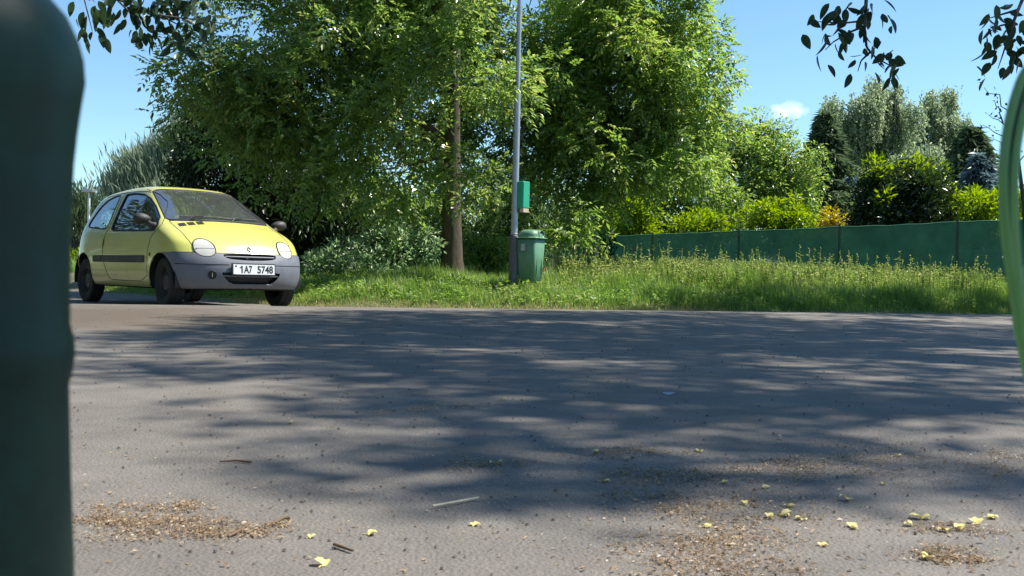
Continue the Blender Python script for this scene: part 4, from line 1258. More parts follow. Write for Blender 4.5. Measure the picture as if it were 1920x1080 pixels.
def make_birch(name, label, base, ells, seed, trunks, n_str=900, L=.16, W=.09):
    rng = np.random.default_rng(seed)
    root = thing(name, label, 'tree', tuple(base), 0, 'birches beyond the garden')
    B = np.array(base)
    C = ell_clumps(rng, ells, 1.1) - B
    H = C[:, 2].max()
    nodes = []
    for (dx, dy) in trunks:
        zz = np.linspace(0, H * .93, 10)
        tp = np.stack([dx * (.25 + .75 * zz / H), dy * zz / H, zz], 1) + np.stack([.12 * np.sin(zz), zz * 0, zz * 0], 1)
        b = MB(); b.tube(tp, .15 * (1 - .85 * zz / zz[-1]), 8); b.build('trunk', M['birch_bark'], root, True); nodes.append(tp[4:])
    nodes = np.vstack(nodes)
    bm = MB()
    for c in C:
        d = np.linalg.norm(nodes - c, axis=1) + np.where(nodes[:, 2] > c[2], 1.5, 0)
        q = curve_pts(rng, nodes[np.argmin(d)], c, 6, .12, .05); bm.tube(q, np.linspace(.05, .012, 6), 4, False)
    bm.build('branchwork', M['bark_dark'], root, True, kind='stuff')
    k = rng.integers(0, len(C), n_str)
    a = C[k] + np.clip(rng.normal(0, .3, (n_str, 3)), -.5, .5)
    m_ = 22
    ln = rng.uniform(.7, 2.6, n_str)
    t = rng.uniform(0, 1, (n_str, m_))
    sway = rng.normal(0, .2, (n_str, 3)); sway[:, 2] = 0
    pt = a[:, None] + np.array([0, 0, -1]) * (t * ln[:, None])[..., None] + sway[:, None] * t[..., None] ** 2 + rng.normal(0, .035, (n_str, m_, 3))
    pt = pt.reshape(-1, 3)
    d = rng.normal(0, .5, pt.shape) + np.array([0, 0, -.8])
    V, F = leaf_quads(rng, pt, d, rng.normal(0, 1, pt.shape), L, W)
    mk('crown', V, F, M['birch'], root, kind='stuff')
    return root
make_birch('birch_tree', 'tallest drooping birch beyond the garden, behind the laurel', ground_at(1625, 54),
           [ell_px(1618, 195, 82, 52, 54, 1.8), ell_px(1572, 255, 50, 55, 54, 1.4), ell_px(1665, 200, 45, 45, 54, 1.2), ell_px(1680, 235, 40, 60, 54, 1.3), ell_px(1640, 290, 60, 40, 54, 1.5)], 81, [(-.9, 0), (.3, .2), (1.3, -.2)], 2300)
make_birch('birch_tree', 'slim birch with a small round crown beyond the garden, right of the tallest birch', ground_at(1762, 58),
           [ell_px(1757, 190, 38, 38, 58, 1.1), ell_px(1720, 270, 35, 55, 58, 1.1), ell_px(1780, 240, 25, 30, 58, .8)], 82, [(0, 0), (-.8, .3)], 1100)
make_birch('birch_tree', 'lower birch crown filling between the two taller birches', ground_at(1700, 50),
           [ell_px(1715, 320, 50, 55, 50, 1.3), ell_px(1660, 350, 50, 40, 50, 1.2)], 83, [(0, 0)], 1000)

# bare-ish sapling at the right edge
rng = np.random.default_rng(91)
sb = ground_at(1925, 13.8)
sap = thing('sapling', 'thin nearly leafless sapling with dark twigs at the right edge', 'tree', tuple(sb))
tp = np.array([P(1925, 480, 13.8), P(1918, 380, 13.8), P(1907, 300, 13.8), P(1904, 250, 13.8), P(1912, 180, 13.8), P(1925, 100, 13.8)]) - sb
b = MB(); b.tube(np.vstack([[0, 0, 0], tp]), [.035, .032, .028, .024, .02, .015, .01], 7); b.build('trunk', M['bark_dark'], sap, True)
tw = MB(); lf = []
for (x0, y0), (x1, y1) in [((1904, 250), (1850, 215)), ((1907, 300), (1862, 262)), ((1906, 280), (1840, 235)), ((1912, 330), (1850, 385)), ((1904, 220), (1842, 165)), ((1905, 310), (1935, 280)), ((1878, 232), (1862, 190)), ((1868, 310), (1840, 290))]:
    q = curve_pts(rng, P(x0, y0, 13.8) - sb, P(x1, y1, 13.7) - sb, 6, .03, .05); tw.tube(q, np.linspace(.012, .004, 6), 4, False)
    lf.append(q[2:] + rng.normal(0, .03, (4, 3))); lf.append(q[3:] + rng.normal(0, .06, (3, 3))); 
tw.build('twigs', M['bark_dark'], sap, True, kind='stuff')
lf = np.vstack(lf)
V, F = leaf_quads(rng, lf, rng.normal(0, 1, lf.shape), rng.normal(0, 1, lf.shape), .07, .035)
mk('crown', V, F, M['near_leaf'], sap, kind='stuff')

# far hedge beyond the road on the left
for px, py, rx, ry, D, lab, mt, sd_ in [(120, 505, 70, 30, 40, 'bright green hedge beyond the road at the far left', 'lime', 95), (230, 510, 90, 38, 36, 'dark hedge beyond the road, seen under the car', 'under', 96),
                                        (60, 470, 60, 60, 44, 'dark far hedge behind the dark green post', 'under', 97), (420, 500, 130, 45, 32, 'dark hedge behind the car bonnet', 'under', 98)]:
    make_tree('hedge', lab, 'hedge', ground_at(px, D), 1.0, .05, [ell_px(px, py, rx, ry, D, .9)], .5, mt, 'bark_dark', sd_, dict(per=60, L=.2, W=.10, droop=0.), limbs=4, crown_rad=(.3, .5))

# ------------------------------------------------------------------ roadside trees whose crowns shade the asphalt
SX, SY = SUNV.x / SUNV.z, SUNV.y / SUNV.z

def img_of(x, y, z=0.0):
    u = FPX * x / y; v = (CAMH - z) * FPX / y
    c, s = math.cos(ROLL), math.sin(ROLL)
    return 960 + u * c - v * s, HOR + u * s + v * c

SHADE = [  # px, py, rx, ry, weight (positive shades, negative opens a gap)
    (1250, 690, 620, 85, .95), (780, 690, 260, 50, .45), (1500, 640, 500, 55, .55), (900, 610, 420, 28, .5), (350, 640, 240, 40, .45),
    (1000, 880, 420, 50, .95), (620, 850, 160, 26, .6), (1700, 905, 200, 42, 1.3), (1350, 890, 200, 34, .7), (1170, 1005, 110, 26, 1.3), (300, 700, 170, 22, .4),
    (820, 770, 300, 30, .7), (1500, 780, 420, 45, .8), (230, 800, 120, 10, .3), (900, 985, 90, 10, .3), (1850, 640, 200, 20, .3),
    (330, 830, 230, 55, -.8), (640, 730, 130, 14, -.5), (1080, 815, 170, 14, -.75), (1130, 745, 120, 10, -.5), (1330, 630, 120, 9, -.5), (1800, 660, 130, 10, -.7),
    (1750, 800, 170, 18, -.4), (1250, 850, 160, 10, -.4), (400, 1000, 420, 90, -1.), (1500, 990, 420, 50, -.5), (250, 585, 200, 14, -.6)]

def shade_want(x, y):
    px, py = img_of(x, np.maximum(y, .6))
    s = np.zeros_like(px)
    for cx, cy, rx, ry, w in SHADE:
        s = s + w * np.exp(-((px - cx) / rx) ** 2 - ((py - cy) / ry) ** 2)
    far = (y > crest(x) - np.where(x > 0, 0., .8))
    s = np.where(far, .0, s)
    # the verge on the right lies in shade up to the tall weeds
    vs = np.exp(-((x - 6.0) / 4.4) ** 4) * np.exp(-((y - crest(x) - 1.3) / 1.7) ** 4)
    return np.maximum(s, .85 * vs)

def canopy_filter(C, rng):
    gx, gy = C[:, 0] - SX * C[:, 2], C[:, 1] - SY * C[:, 2]
    w = shade_want(gx, gy)
    lim = CAMH + .29 * np.maximum(C[:, 1], 0) + .7        # stay above the picture
    out_of_frame = (C[:, 2] > lim) | (C[:, 0] > .58 * C[:, 1] + .6)
    vis = (np.abs(gx) < .62 * gy + .4) & (gy > .8) & (gy < 18)
    return out_of_frame & np.where(vis, w > rng.uniform(.18, .62, len(C)), rng.uniform(0, 1, len(C)) < np.where(gy < .9, .6, .45))

SHL = dict(per=34, L=.13, W=.075, droop=.3)
def over(gx, gy, z, r):
    return ((gx + SX * z, gy + SY * z, z), r)
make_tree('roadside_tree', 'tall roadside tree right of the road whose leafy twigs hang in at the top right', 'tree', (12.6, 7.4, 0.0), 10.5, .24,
          [over(.6, 5.2, 11.5, (5.4, 3.6, 1.3)), over(1.2, 9.2, 12.2, (6.4, 3.4, 1.3)), over(.6, 2.5, 10.8, (2.6, 1.6, 1.1)), over(-.45, .15, 10.8, (.9, .55, .9)), over(-.4, .1, 11.8, (.9, .5, .9))], .52, 'shade_leaf', 'bark_dark', 101, dict(per=44, L=.135, W=.078, droop=.3), crown_rad=(.22, .46), limbs=9, filt=canopy_filter, twig_r=.006, limb_k=.3)  # the small crown parts over the camera are added to shade the near post
make_tree('roadside_tree', 'second roadside tree further along on the right, outside the picture', 'tree', (15.5, 16.8, 0.25), 9.5, .24,
          [over(5.2, 15.2, 10.5, (5.4, 3.0, 1.3))], .50, 'shade_leaf', 'bark_dark', 102, dict(per=50, L=.14, W=.08, droop=.3), crown_rad=(.25, .45), limbs=7, filt=canopy_filter, twig_r=.006, limb_k=.3)

# leafy twigs hanging into the picture, every leaf its own piece
def leaf_mesh(name, L, W, mat):
    n = 5
    t = np.linspace(0, 1, n + 2)
    w = np.sin(np.pi * t ** .8) ** .8 * W / 2
    c = np.stack([t * L, t * 0, -.12 * L * t ** 2], 1)
    l = c + np.stack([t * 0, w, w * .25], 1); r = c + np.stack([t * 0, -w, w * .25], 1)
    V = np.vstack([c, l, r]); m_ = n + 2
    F = []
    for i in range(m_ - 1):
        F += [[i, i + 1, m_ + i + 1, m_ + i], [i, 2 * m_ + i, 2 * m_ + i + 1, i + 1]]
    o = mk(name, V, np.array(F), M[mat], None, True)
    me = o.data
    bpy.data.objects.remove(o)
    return me

def hanging_branch(name, label, anchor, stems, leaves, D, L, W, seed, mat='near_leaf', extra=1):
    rng = np.random.default_rng(seed)
    base = P(*anchor, D)
    root = thing(name, label, 'branch', tuple(base), 0)
    nodes = []
    for k, st in enumerate(stems):
        q = np.array([P(x, y, D + rng.normal(0, .12)) for x, y in st]) - base
        # refine
        t = np.linspace(0, len(q) - 1, 4 * len(q)); qq = np.stack([np.interp(t, np.arange(len(q)), q[:, a]) for a in range(3)], 1)
        b = MB(); b.tube(qq, np.linspace(.009 if k else .014, .0025, len(qq)), 6); b.build('stem', M['bark_dark'], root, True)
        nodes.append(qq)
    nodes = np.vstack(nodes)
    me = leaf_mesh('leaf', L, W, mat)
    leaves = list(leaves) + [(x + rng.normal(0, 11), y + rng.normal(0, 9)) for x, y in leaves for _ in range(extra)]
    for (x, y) in leaves:
        p = P(x, y, D) - base
        a = nodes[np.argmin(np.linalg.norm((nodes - p) * [1, .1, 1], axis=1))]
        d = p - a
        d = d / (np.linalg.norm(d) + 1e-6) * .6 + rng.normal(0, .3, 3) + np.array([0, 0, -.75])
        d /= np.linalg.norm(d)
        o = bpy.data.objects.new('leaf', me); COL.objects.link(o); o.parent = root
        c = p - d * L * .5 + np.array([0, rng.normal(0, .10), 0])
        yv = nrm(np.cross(d, rng.normal(0, 1, 3))); zv = np.cross(d, yv)
        s = rng.uniform(.75, 1.2)
        Mx = Matrix(((d[0] * s, yv[0] * s, zv[0] * s, c[0]), (d[1] * s, yv[1] * s, zv[1] * s, c[1]), (d[2] * s, yv[2] * s, zv[2] * s, c[2]), (0, 0, 0, 1)))
        o.matrix_basis = Mx
    return root

z2 = lambda l, x0: [(x0 + a / 2.571, b / 2.571) for a, b in l]
LR = z2([(555, 108), (640, 120), (620, 195), (645, 185), (695, 180), (755, 165), (770, 130), (860, 150), (925, 105), (945, 135), (655, 245), (600, 245), (710, 280), (740, 230), (785, 300), (805, 345),
         (850, 265), (880, 225), (865, 350), (925, 335), (935, 300), (958, 265), (945, 370), (985, 400), (720, 225), (690, 150), (640, 95), (830, 100), (800, 80), (720, 90), (680, 100), (880, 290), (840, 240), (760, 190), (790, 60), (700, 50), (620, 60), (860, 60), (910, 50)], 1300)
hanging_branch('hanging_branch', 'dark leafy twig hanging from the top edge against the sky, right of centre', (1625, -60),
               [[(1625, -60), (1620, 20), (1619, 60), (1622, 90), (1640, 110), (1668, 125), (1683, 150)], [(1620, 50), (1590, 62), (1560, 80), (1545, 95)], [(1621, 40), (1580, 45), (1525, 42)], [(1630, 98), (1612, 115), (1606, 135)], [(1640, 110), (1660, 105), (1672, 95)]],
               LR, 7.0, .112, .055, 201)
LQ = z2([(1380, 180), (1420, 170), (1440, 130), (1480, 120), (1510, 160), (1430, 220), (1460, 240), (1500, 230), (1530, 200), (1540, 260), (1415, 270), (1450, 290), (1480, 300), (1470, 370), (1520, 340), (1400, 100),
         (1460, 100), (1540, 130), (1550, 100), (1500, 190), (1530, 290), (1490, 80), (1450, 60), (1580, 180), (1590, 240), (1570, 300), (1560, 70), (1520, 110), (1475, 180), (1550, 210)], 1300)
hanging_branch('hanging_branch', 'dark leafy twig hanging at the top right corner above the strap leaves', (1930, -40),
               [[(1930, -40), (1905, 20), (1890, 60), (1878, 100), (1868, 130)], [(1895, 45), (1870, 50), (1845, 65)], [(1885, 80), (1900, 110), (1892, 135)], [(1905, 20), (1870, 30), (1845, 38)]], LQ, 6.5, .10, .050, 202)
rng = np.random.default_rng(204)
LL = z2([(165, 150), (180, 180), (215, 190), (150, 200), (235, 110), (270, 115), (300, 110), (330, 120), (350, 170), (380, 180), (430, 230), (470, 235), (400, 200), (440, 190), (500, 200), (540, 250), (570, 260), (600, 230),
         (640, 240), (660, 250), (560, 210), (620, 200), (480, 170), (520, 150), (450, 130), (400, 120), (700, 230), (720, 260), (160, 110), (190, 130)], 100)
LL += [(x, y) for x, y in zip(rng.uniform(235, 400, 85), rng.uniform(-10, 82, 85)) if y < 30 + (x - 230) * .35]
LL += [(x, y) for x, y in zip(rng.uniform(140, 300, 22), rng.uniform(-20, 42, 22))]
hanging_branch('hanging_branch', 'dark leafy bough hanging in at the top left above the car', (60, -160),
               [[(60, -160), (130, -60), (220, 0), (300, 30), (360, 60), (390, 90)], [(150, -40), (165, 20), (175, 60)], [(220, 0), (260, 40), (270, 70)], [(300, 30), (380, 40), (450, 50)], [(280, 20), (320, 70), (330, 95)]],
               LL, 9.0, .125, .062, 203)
lt = MB(); lt_root = thing('roadside_tree', 'roadside tree left of the road carrying the bough at the top left, outside the picture', 'tree', (-7.2, 7.2, 0))
lt.tube([(0, 0, 0), (.1, .1, 2), (.25, .4, 3.6), (.5, .8, 5.5)], [.2, .17, .13, .07], 12); lt.build('trunk', M['bark_dark'], lt_root, True)
e_ = P(60, -160, 9.0) - np.array([-7.2, 7.2, 0])
lm = MB(); lm.tube(curve_pts(np.random.default_rng(5), (.25, .4, 3.6), e_, 7, .08, .03), np.linspace(.08, .014, 7), 7); lm.build('limb', M['bark_dark'], lt_root, True)
rng = np.random.default_rng(6)
cc = ell_clumps(rng, [((.3, .6, 6.0), (1.6, 1.6, 1.3)), ((-1.6, 2.4, 4.0), (2.0, 3.4, 2.6)), ((-2.8, 5.6, 3.3), (2.2, 3.0, 3.2)), ((-1.6, -1.2, 3.3), (2.4, 2.6, 3.0))], .8)  # the large unseen crown parts are added to darken the car's flank
V, F = clump_leaves(rng, cc, np.full(len(cc), .5), 40, .15, .08, .3); mk('crown', V, F, M['shade_leaf'], lt_root, kind='stuff')
re_ = np.array([12.6, 7.4, 0.0])
for nm_, an, D_ in (('a', (1625, -60), 7.0), ('b', (1930, -40), 6.5)):
    rt_ = [o for o in bpy.data.objects if o.name.startswith('roadside_tree') and abs(o.location.x - 12.6) < .01][0]
    lm = MB(); lm.tube(curve_pts(rng, (0, 0, 5.5), P(*an, D_) - re_, 9, .10, .03), np.linspace(.05, .013, 9), 7); lm.build('limb', M['bark_dark'], rt_, True)

# ------------------------------------------------------------------ lamp post, bag dispenser, litter bin
DP = 15.0
pb = P(961, 548, DP)
pb[2] = float(land_z(np.array(pb[0]), np.array(pb[1])))
lamp = thing('lamp_post', 'tall grey steel lamp post standing in the grass beside the green bin', 'lamp post', tuple(pb))
b = MB(); b.lathe([(.070, -.1), (.070, .0), (.068, .80), (.066, .835), (.052, .85)], (0, 0, 0), 'Z', 24); b.build('base_sleeve', M['pole_base'], lamp, True)
zj = P(970, 168, DP)[2] - pb[2]
b = MB(); b.lathe([(.050, .84), (.048, zj - .03), (.048, zj - .01), (.041, zj + .015)], (0, 0, 0), 'Z', 24); b.build('pole', M['galv'], lamp, True)
b = MB(); b.lathe([(.036, zj), (.031, 5.6), (.028, 6.6)], (0, 0, 0), 'Z', 20); b.build('upper_pole', M['galv'], lamp, True)
b = MB(); b.lathe([(.052, zj - .05), (.054, zj - .045), (.054, zj - .02), (.05, zj - .012)], (0, 0, 0), 'Z', 24); b.build('collar', M['galv'], lamp, True)
b = MB(); b.tube([(0, 0, 6.55), (-.1, -.2, 6.75), (-.4, -.8, 6.85)], .028, 10); b.build('arm', M['galv'], lamp, True)
b = MB(); b.box((-.5, -1.0, 6.86), (.22, .5, .10), R(-27), .7); b.build('lantern', M['galv'], lamp)
for zc in (.86, 1.02):
    b = MB(); b.lathe([(.053, zc - .012), (.055, zc - .01), (.055, zc + .01), (.053, zc + .012)], (0, 0, 0), 'Z', 20); b.build('clamp_band', M['galv'], lamp, True)

dc = P(981, 366, DP)
rzd = R(52)
dis = thing('bag_dispenser', 'bright green dog bag dispenser box fixed to the lamp post', 'dispenser', tuple(dc), rzd)
def rbox(c, d, bev, taper=1.0):
    """box with rounded vertical edges"""
    x, y, z = np.array(d) / 2
    a = []
    for qx, qy, a0 in ((1, 1, 0), (-1, 1, 90), (-1, -1, 180), (1, -1, 270)):
        for t in np.linspace(a0, a0 + 90, 6):
            a.append((qx * (x - bev) + bev * math.cos(R(t)), qy * (y - bev) + bev * math.sin(R(t))))
    a = np.array(a); n = len(a)
    lv = [(-z, .0), (-z + bev * .6, .5)]
    rings = []
    for zz, s in ((-z, 1 - bev * .5 / max(x, y)), (-z + bev * .4, 1), (z - bev * .4, 1), (z, 1 - bev * .5 / max(x, y))):
        f = taper + (1 - taper) * (zz + z) / (2 * z)
        rings.append(np.column_stack([a * s * f, np.full(n, zz)]))
    V = np.vstack(rings + [[[0, 0, -z]], [[0, 0, z]]]) + np.array(c)
    i, j = np.meshgrid(np.arange(3), np.arange(n), indexing='ij'); i, j = i.ravel(), j.ravel(); k = (j + 1) % n
    F4 = np.stack([i * n + j, i * n + k, (i + 1) * n + k, (i + 1) * n + j], 1)
    j = np.arange(n); k = (j + 1) % n
    F3 = np.concatenate([np.stack([k, j, np.full(n, 4 * n)], 1), np.stack([3 * n + j, 3 * n + k, np.full(n, 4 * n + 1)], 1)])
    return V, [F4, F3]
V, F = rbox((0, 0, .0), (.165, .10, .40), .012); mk('case', V, F, M['teal'], dis, False)
V, F = rbox((0, -.053, .0), (.148, .008, .37), .004); mk('front_door', V, F, M['teal'], dis, False)
b = MB(); b.lathe([(.001, -.006), (.010, -.006), (.010, 0)], (.055, -.056, .02), 'Y', 12); b.build('lock', M['galv'], dis)
b = MB(); b.box((0, -.02, -.228), (.13, .07, .055)); b.build('bag_tray', M['cream'], dis)
b = MB(); b.box((-.03, .045, .12), (.06, .03, .04)); b.build('bracket', M['galv'], dis)

bc = P(993, 524, DP + .05)
gz = float(land_z(np.array(bc[0]), np.array(bc[1])))
bin_ = thing('litter_bin', 'green plastic litter bin with a hooded lid hanging on the lamp post', 'bin', (bc[0], bc[1], bc[2] - .05), R(62))
BH = .65
V, F = rbox((0, 0, BH / 2), (.36, .33, BH), .045, .80); mk('body', V, F, M['bin'], bin_, True)
V, F = rbox((0, 0, BH + .012), (.42, .39, .035), .06, 1); mk('rim', V, F, M['bin'], bin_, True)
# hooded lid: a low dome with an opening in the side towards the sun
u_, v_ = np.meshgrid(np.linspace(0, 2 * math.pi, 48, endpoint=False), np.linspace(0, math.pi / 2, 12))
sp = lambda a, p: np.sign(a) * np.abs(a) ** p
dome = np.stack([sp(np.cos(u_), .7) * np.cos(v_) ** .5 * .185, sp(np.sin(u_), .7) * np.cos(v_) ** .5 * .165, BH + .025 + np.sin(v_) * .115], -1).reshape(-1, 3)
ii, jj = np.meshgrid(np.arange(11), np.arange(48), indexing='ij'); ii, jj = ii.ravel(), jj.ravel(); kk = (jj + 1) % 48
lid = mk('lid', dome, np.stack([ii * 48 + jj, ii * 48 + kk, (ii + 1) * 48 + kk, (ii + 1) * 48 + jj], 1), M['bin'], bin_, True)
b = MB(); b.lathe([(.001, .150), (.062, .150), (.066, .165), (.074, .168), (.078, .160), (.078, .10)], (0, 0, 0), 'X', 28)
o = b.build('throat', M['bin'], lid, True); o.location = (.03, .0, BH + .070); o.rotation_euler = (0, 0, R(-90)); o.scale = (1, 1.2, .78)
b = MB(); b.lathe([(.001, .1525), (.061, .1525), (.064, .150)], (0, 0, 0), 'X', 28)
o = b.build('throwing_hole', M['bin_dark'], lid, False); o.location = (.03, -.001, BH + .070); o.rotation_euler = (0, 0, R(-90)); o.scale = (1, 1.2, .78)
for sx in (-1, 1):
    b = MB(); b.box((sx * .08, -.160, .33), (.012, .012, .44)); o = b.build('rib', M['bin'], bin_); o.rotation_euler = (R(-2.4), 0, 0)
b = MB(); b.box((-.19, .02, .52), (.05, .06, .10)); b.build('bracket', M['galv'], bin_)
b = MB(); b.box((.165, .06, .45), (.008, .03, .07)); b.build('lock_plate', M['bin_dark'], bin_)

# ------------------------------------------------------------------ netting fence
FXS = [3.48 + 1.77 * k for k in range(-4, 7)]
fence_y = lambda x: 28.9 - x
ftop = lambda x: 1.54 + .031 * (x - 3.48)
f0 = np.array([FXS[0], fence_y(FXS[0]), 0.0])
fence = thing('netting_fence', 'green shade netting fence stretched between dark posts behind the weeds', 'fence', tuple(f0))
rng = np.random.default_rng(301)
for k, x in enumerate(FXS):
    y = fence_y(x); z = float(land_z(np.array(x), np.array(y)))
    b = MB(); b.tube([(x, y - .045, z - .1), (x, y - .045, ftop(x) + .05)] - f0, .026, 10)
    b.build('post', M['fence_post'], fence, True)
    b = MB(); b.lathe([(.028, 0), (.03, .01), (.02, .03), (.001, .035)], (x - f0[0], y - .045, ftop(x) + .045), 'Z', 10); b.build('post_cap', M['fence_post'], fence, True)
for k in range(len(FXS) - 1):
    n, m_ = 26, 14
    ts = np.linspace(0, 1, n)
    xs = FXS[k] + (FXS[k + 1] - FXS[k]) * ts
    ph = rng.uniform(0, 6.28, 3)
    rows = []
    for v in np.linspace(0, 1, m_):
        zt = ftop(xs) - .014 * np.sin(np.pi * ts) * (1 + .4 * math.sin(ph[0])) + .006 * np.sin(ts * 22 + ph[1])
        zb = land_z(xs, fence_y(xs)) - .03
        bul = .03 * np.sin(np.pi * ts) * np.sin(np.pi * v) + .010 * np.sin(ts * 9 + v * 5 + ph[2]) * np.sin(np.pi * ts)
        rows.append(np.stack([xs - .7 * bul, fence_y(xs) - .7 * bul, zb + (zt - zb) * v], 1))
    Vn = np.array(rows).reshape(-1, 3) - f0
    i, j = np.meshgrid(np.arange(m_ - 1), np.arange(n - 1), indexing='ij'); i, j = i.ravel(), j.ravel()
    pan = mk('net_panel', Vn, np.stack([i * n + j, i * n + j + 1, (i + 1) * n + j + 1, (i + 1) * n + j], 1), M['net'], fence, True)
    b = MB(); b.tube(rows[-1] - f0 + np.array([-.006, -.006, 0]), .014, 6); b.build('hem', M['hem'], pan, True)

# pair of slim gate posts with a brace in front of the netting, and stakes beside the bin
gp = thing('gate_frame', 'two slim dark green gate posts with a slanting brace right of the bin', 'gate', tuple(ground_at(1086, 17.2)))
g0 = np.array(gp.location)
for px in (1082, 1095):
    b = MB(); q0, q1 = P(px + 1, 540, 17.2), P(px - .5, 452, 17.2); b.tube(np.array([q0, q1]) - g0, .022, 8); b.build('post', M['fence_post'], gp, True)
b = MB(); b.tube(np.array([P(1078, 527, 17.15), P(1095, 500, 17.15)]) - g0, .016, 6); b.build('brace', M['fence_post'], gp, True)
b = MB(); b.tube(np.array([P(1083, 510, 17.2), P(1095, 511, 17.2)]) - g0, .012, 6); b.build('rail', M['fence_post'], gp, True)
for k, (px, y0, y1, D, lab, mt, r_) in enumerate([
        (1033, 522, 456, 17.0, 'pale slim stem of a young tree just right of the bin', 'grey_bark', .016), (1040, 522, 462, 17.3, 'pale slim crooked stem second from the bin', 'grey_bark', .014),
        (1047, 520, 455, 17.5, 'pale slim stem of a young tree third from the bin', 'grey_bark', .018)]):
    q = np.array([P(px + 2 * math.sin(3 * t + k), y0 + (y1 - y0) * t, D) for t in np.linspace(0, 1, 8)])
    gb = ground_at(px, D)
    yt = thing('young_stem', lab, 'sapling', tuple(gb), 0, 'young stems beside the bin')
    b = MB(); b.tube(np.vstack([[0, 0, -.05], q - gb]), np.linspace(r_, r_ * .55, 9), 7); b.build('stem', M[mt], yt, True)
    rr_ = np.random.default_rng(400 + k)
    V, F = clump_leaves(rr_, (q - gb)[-2:], np.array([.08, .14]), 9, .12, .055, .3); mk('leaves', V, F, M['broad'], yt, kind='stuff')
gb = ground_at(1018, 16.4)
ms = thing('marker_stake', 'short red and white marker stake in the grass right of the bin', 'stake', tuple(gb))
q0, q1 = P(1018, 527, 16.4) - gb, P(1018, 502, 16.4) - gb
b = MB(); b.tube([(q0[0], q0[1], -.05), q0 * .3 + q1 * .7], .020, 8); b.build('shaft', M['white_paint'], ms, True)
b = MB(); b.tube([q0 * .3 + q1 * .7, q1], .021, 8); b.build('tip', M['red_paint'], ms, True)

# slim street lamp far away at the left
gb = ground_at(164, 40)
fl = thing('street_lamp', 'small pale street lamp far away at the left behind the car', 'street lamp', tuple(gb))
h_ = P(164, 360, 40)[2] - gb[2]
b = MB(); b.tube([(0, 0, 0), (0, 0, h_)], [.06, .045], 10); b.build('pole', M['white_paint'], fl, True)
V, F = rbox((-.03, 0, h_ + .05), (.46, .25, .14), .04); mk('lantern', V, F, M['galv'], fl)

# ------------------------------------------------------------------ grass and weeds
def blades(rng, x, y, h, w, bend=.35):
    n = len(x)
    z = land_z(x, y) - .01
    b = np.stack([x, y, z], 1)
    a = rng.uniform(0, 2 * math.pi, n)
    s = np.stack([np.cos(a), np.sin(a), 0 * a], 1)
    l = np.stack([np.cos(a + 1.4), np.sin(a + 1.4), 0 * a], 1) * (h * rng.uniform(.05, bend, n))[:, None] + np.array([-.02, -.01, 0]) * 0
    up = np.array([0, 0, 1.0]) * h[:, None]
    hw = (w * .5)[:, None]
    V = np.stack([b - s * hw, b + s * hw, b + l * .35 + up * .55 - s * hw * .8, b + l * .35 + up * .55 + s * hw * .8, b + l + up * rng.uniform(.85, 1.0, (n, 1))], 1).reshape(-1, 3)
    k = np.arange(n) * 5
    return V, [np.stack([k, k + 1, k + 3, k + 2], 1), np.stack([k + 2, k + 3, k + 4], 1)]

rng = np.random.default_rng(501)
def scatter(n, x0, x1, y0, y1, dmin, dmax):
    x = rng.uniform(x0, x1, n); y = rng.uniform(y0, y1, n)
    d = verge_d(x, y)
    k = (d > dmin) & (d < dmax) & (np.abs(x) < .56 * y + .5)
    return x[k], y[k], d[k]
def lumps(x, y):
    return .5 + .5 * np.sin(x * 2.1 + 1.3 * np.sin(y * 1.7)) * np.sin(y * 2.7 + 1.1 * np.sin(x * 1.9))
# near fringe and lawn-like grass
x, y, d = scatter(330000, -9, 10.5, 11.0, 19, -.06, 3.4)
right = smooth01((x - .8) / 2.0)
h = (.035 + .17 * smooth01(d / .9) + .10 * smooth01((d - .8) / 1.5)) * (.55 + .7 * lumps(x, y)) * rng.uniform(.6, 1.25, len(x)) * (1 + .55 * right * smooth01(d / .8))
keep = rng.uniform(0, 1, len(x)) < .35 + .65 * smooth01((d + .05) / .5)
V, F = blades(rng, x[keep], y[keep], h[keep], rng.uniform(.006, .011, keep.sum()), .55)
mk('grass', V, F, M['grass'], None, kind='stuff', label='bright green grass growing along the road edge', category='grass')
x, y, d = scatter(90000, -22, 16, 14, 34, 3.0, 16)
h = (.25 + .25 * lumps(x, y)) * rng.uniform(.6, 1.2, len(x))
V, F = blades(rng, x, y, h, rng.uniform(.012, .02, len(x)), .5)
mk('meadow_grass', V, F, M['grass'], None, kind='stuff', label='tall meadow grass filling the back of the verge', category='grass')
x, y, d = scatter(26000, -4, 3.2, 12, 16, -.08, .55)
V, F = blades(rng, x, y, rng.uniform(.03, .09, len(x)), rng.uniform(.005, .009, len(x)), .9)
mk('dry_grass', V, F, M['dry_grass'], None, kind='stuff', label='straw coloured dry grass fringe at the road edge', category='grass')

# tall weeds with seed heads in front of the netting
x, y, d = scatter(9000, .8, 12.5, 14.5, 23.0, 1.3, 7.5)
ok = (y < fence_y(x) - .5) & (rng.uniform(0, 1, len(x)) < .35 + .5 * lumps(x * .7, y * .7))
x, y = x[ok][:2300], y[ok][:2300]
n = len(x)
H = rng.uniform(.30, .58, n) * (1 + .45 * (rng.uniform(0, 1, n) > .93))
base = np.stack([x, y, land_z(x, y)], 1)
lean = rng.normal(0, .08, (n, 3)); lean[:, 2] = 1
tip = base + lean * H[:, None]
Vs, Fs, off = [], {3: [], 4: []}, 0
def acc(V, F):
    global off
    for f in (F if isinstance(F, list) else [F]):
        Fs[f.shape[1]].append(f + off)
    Vs.append(V); off += len(V)
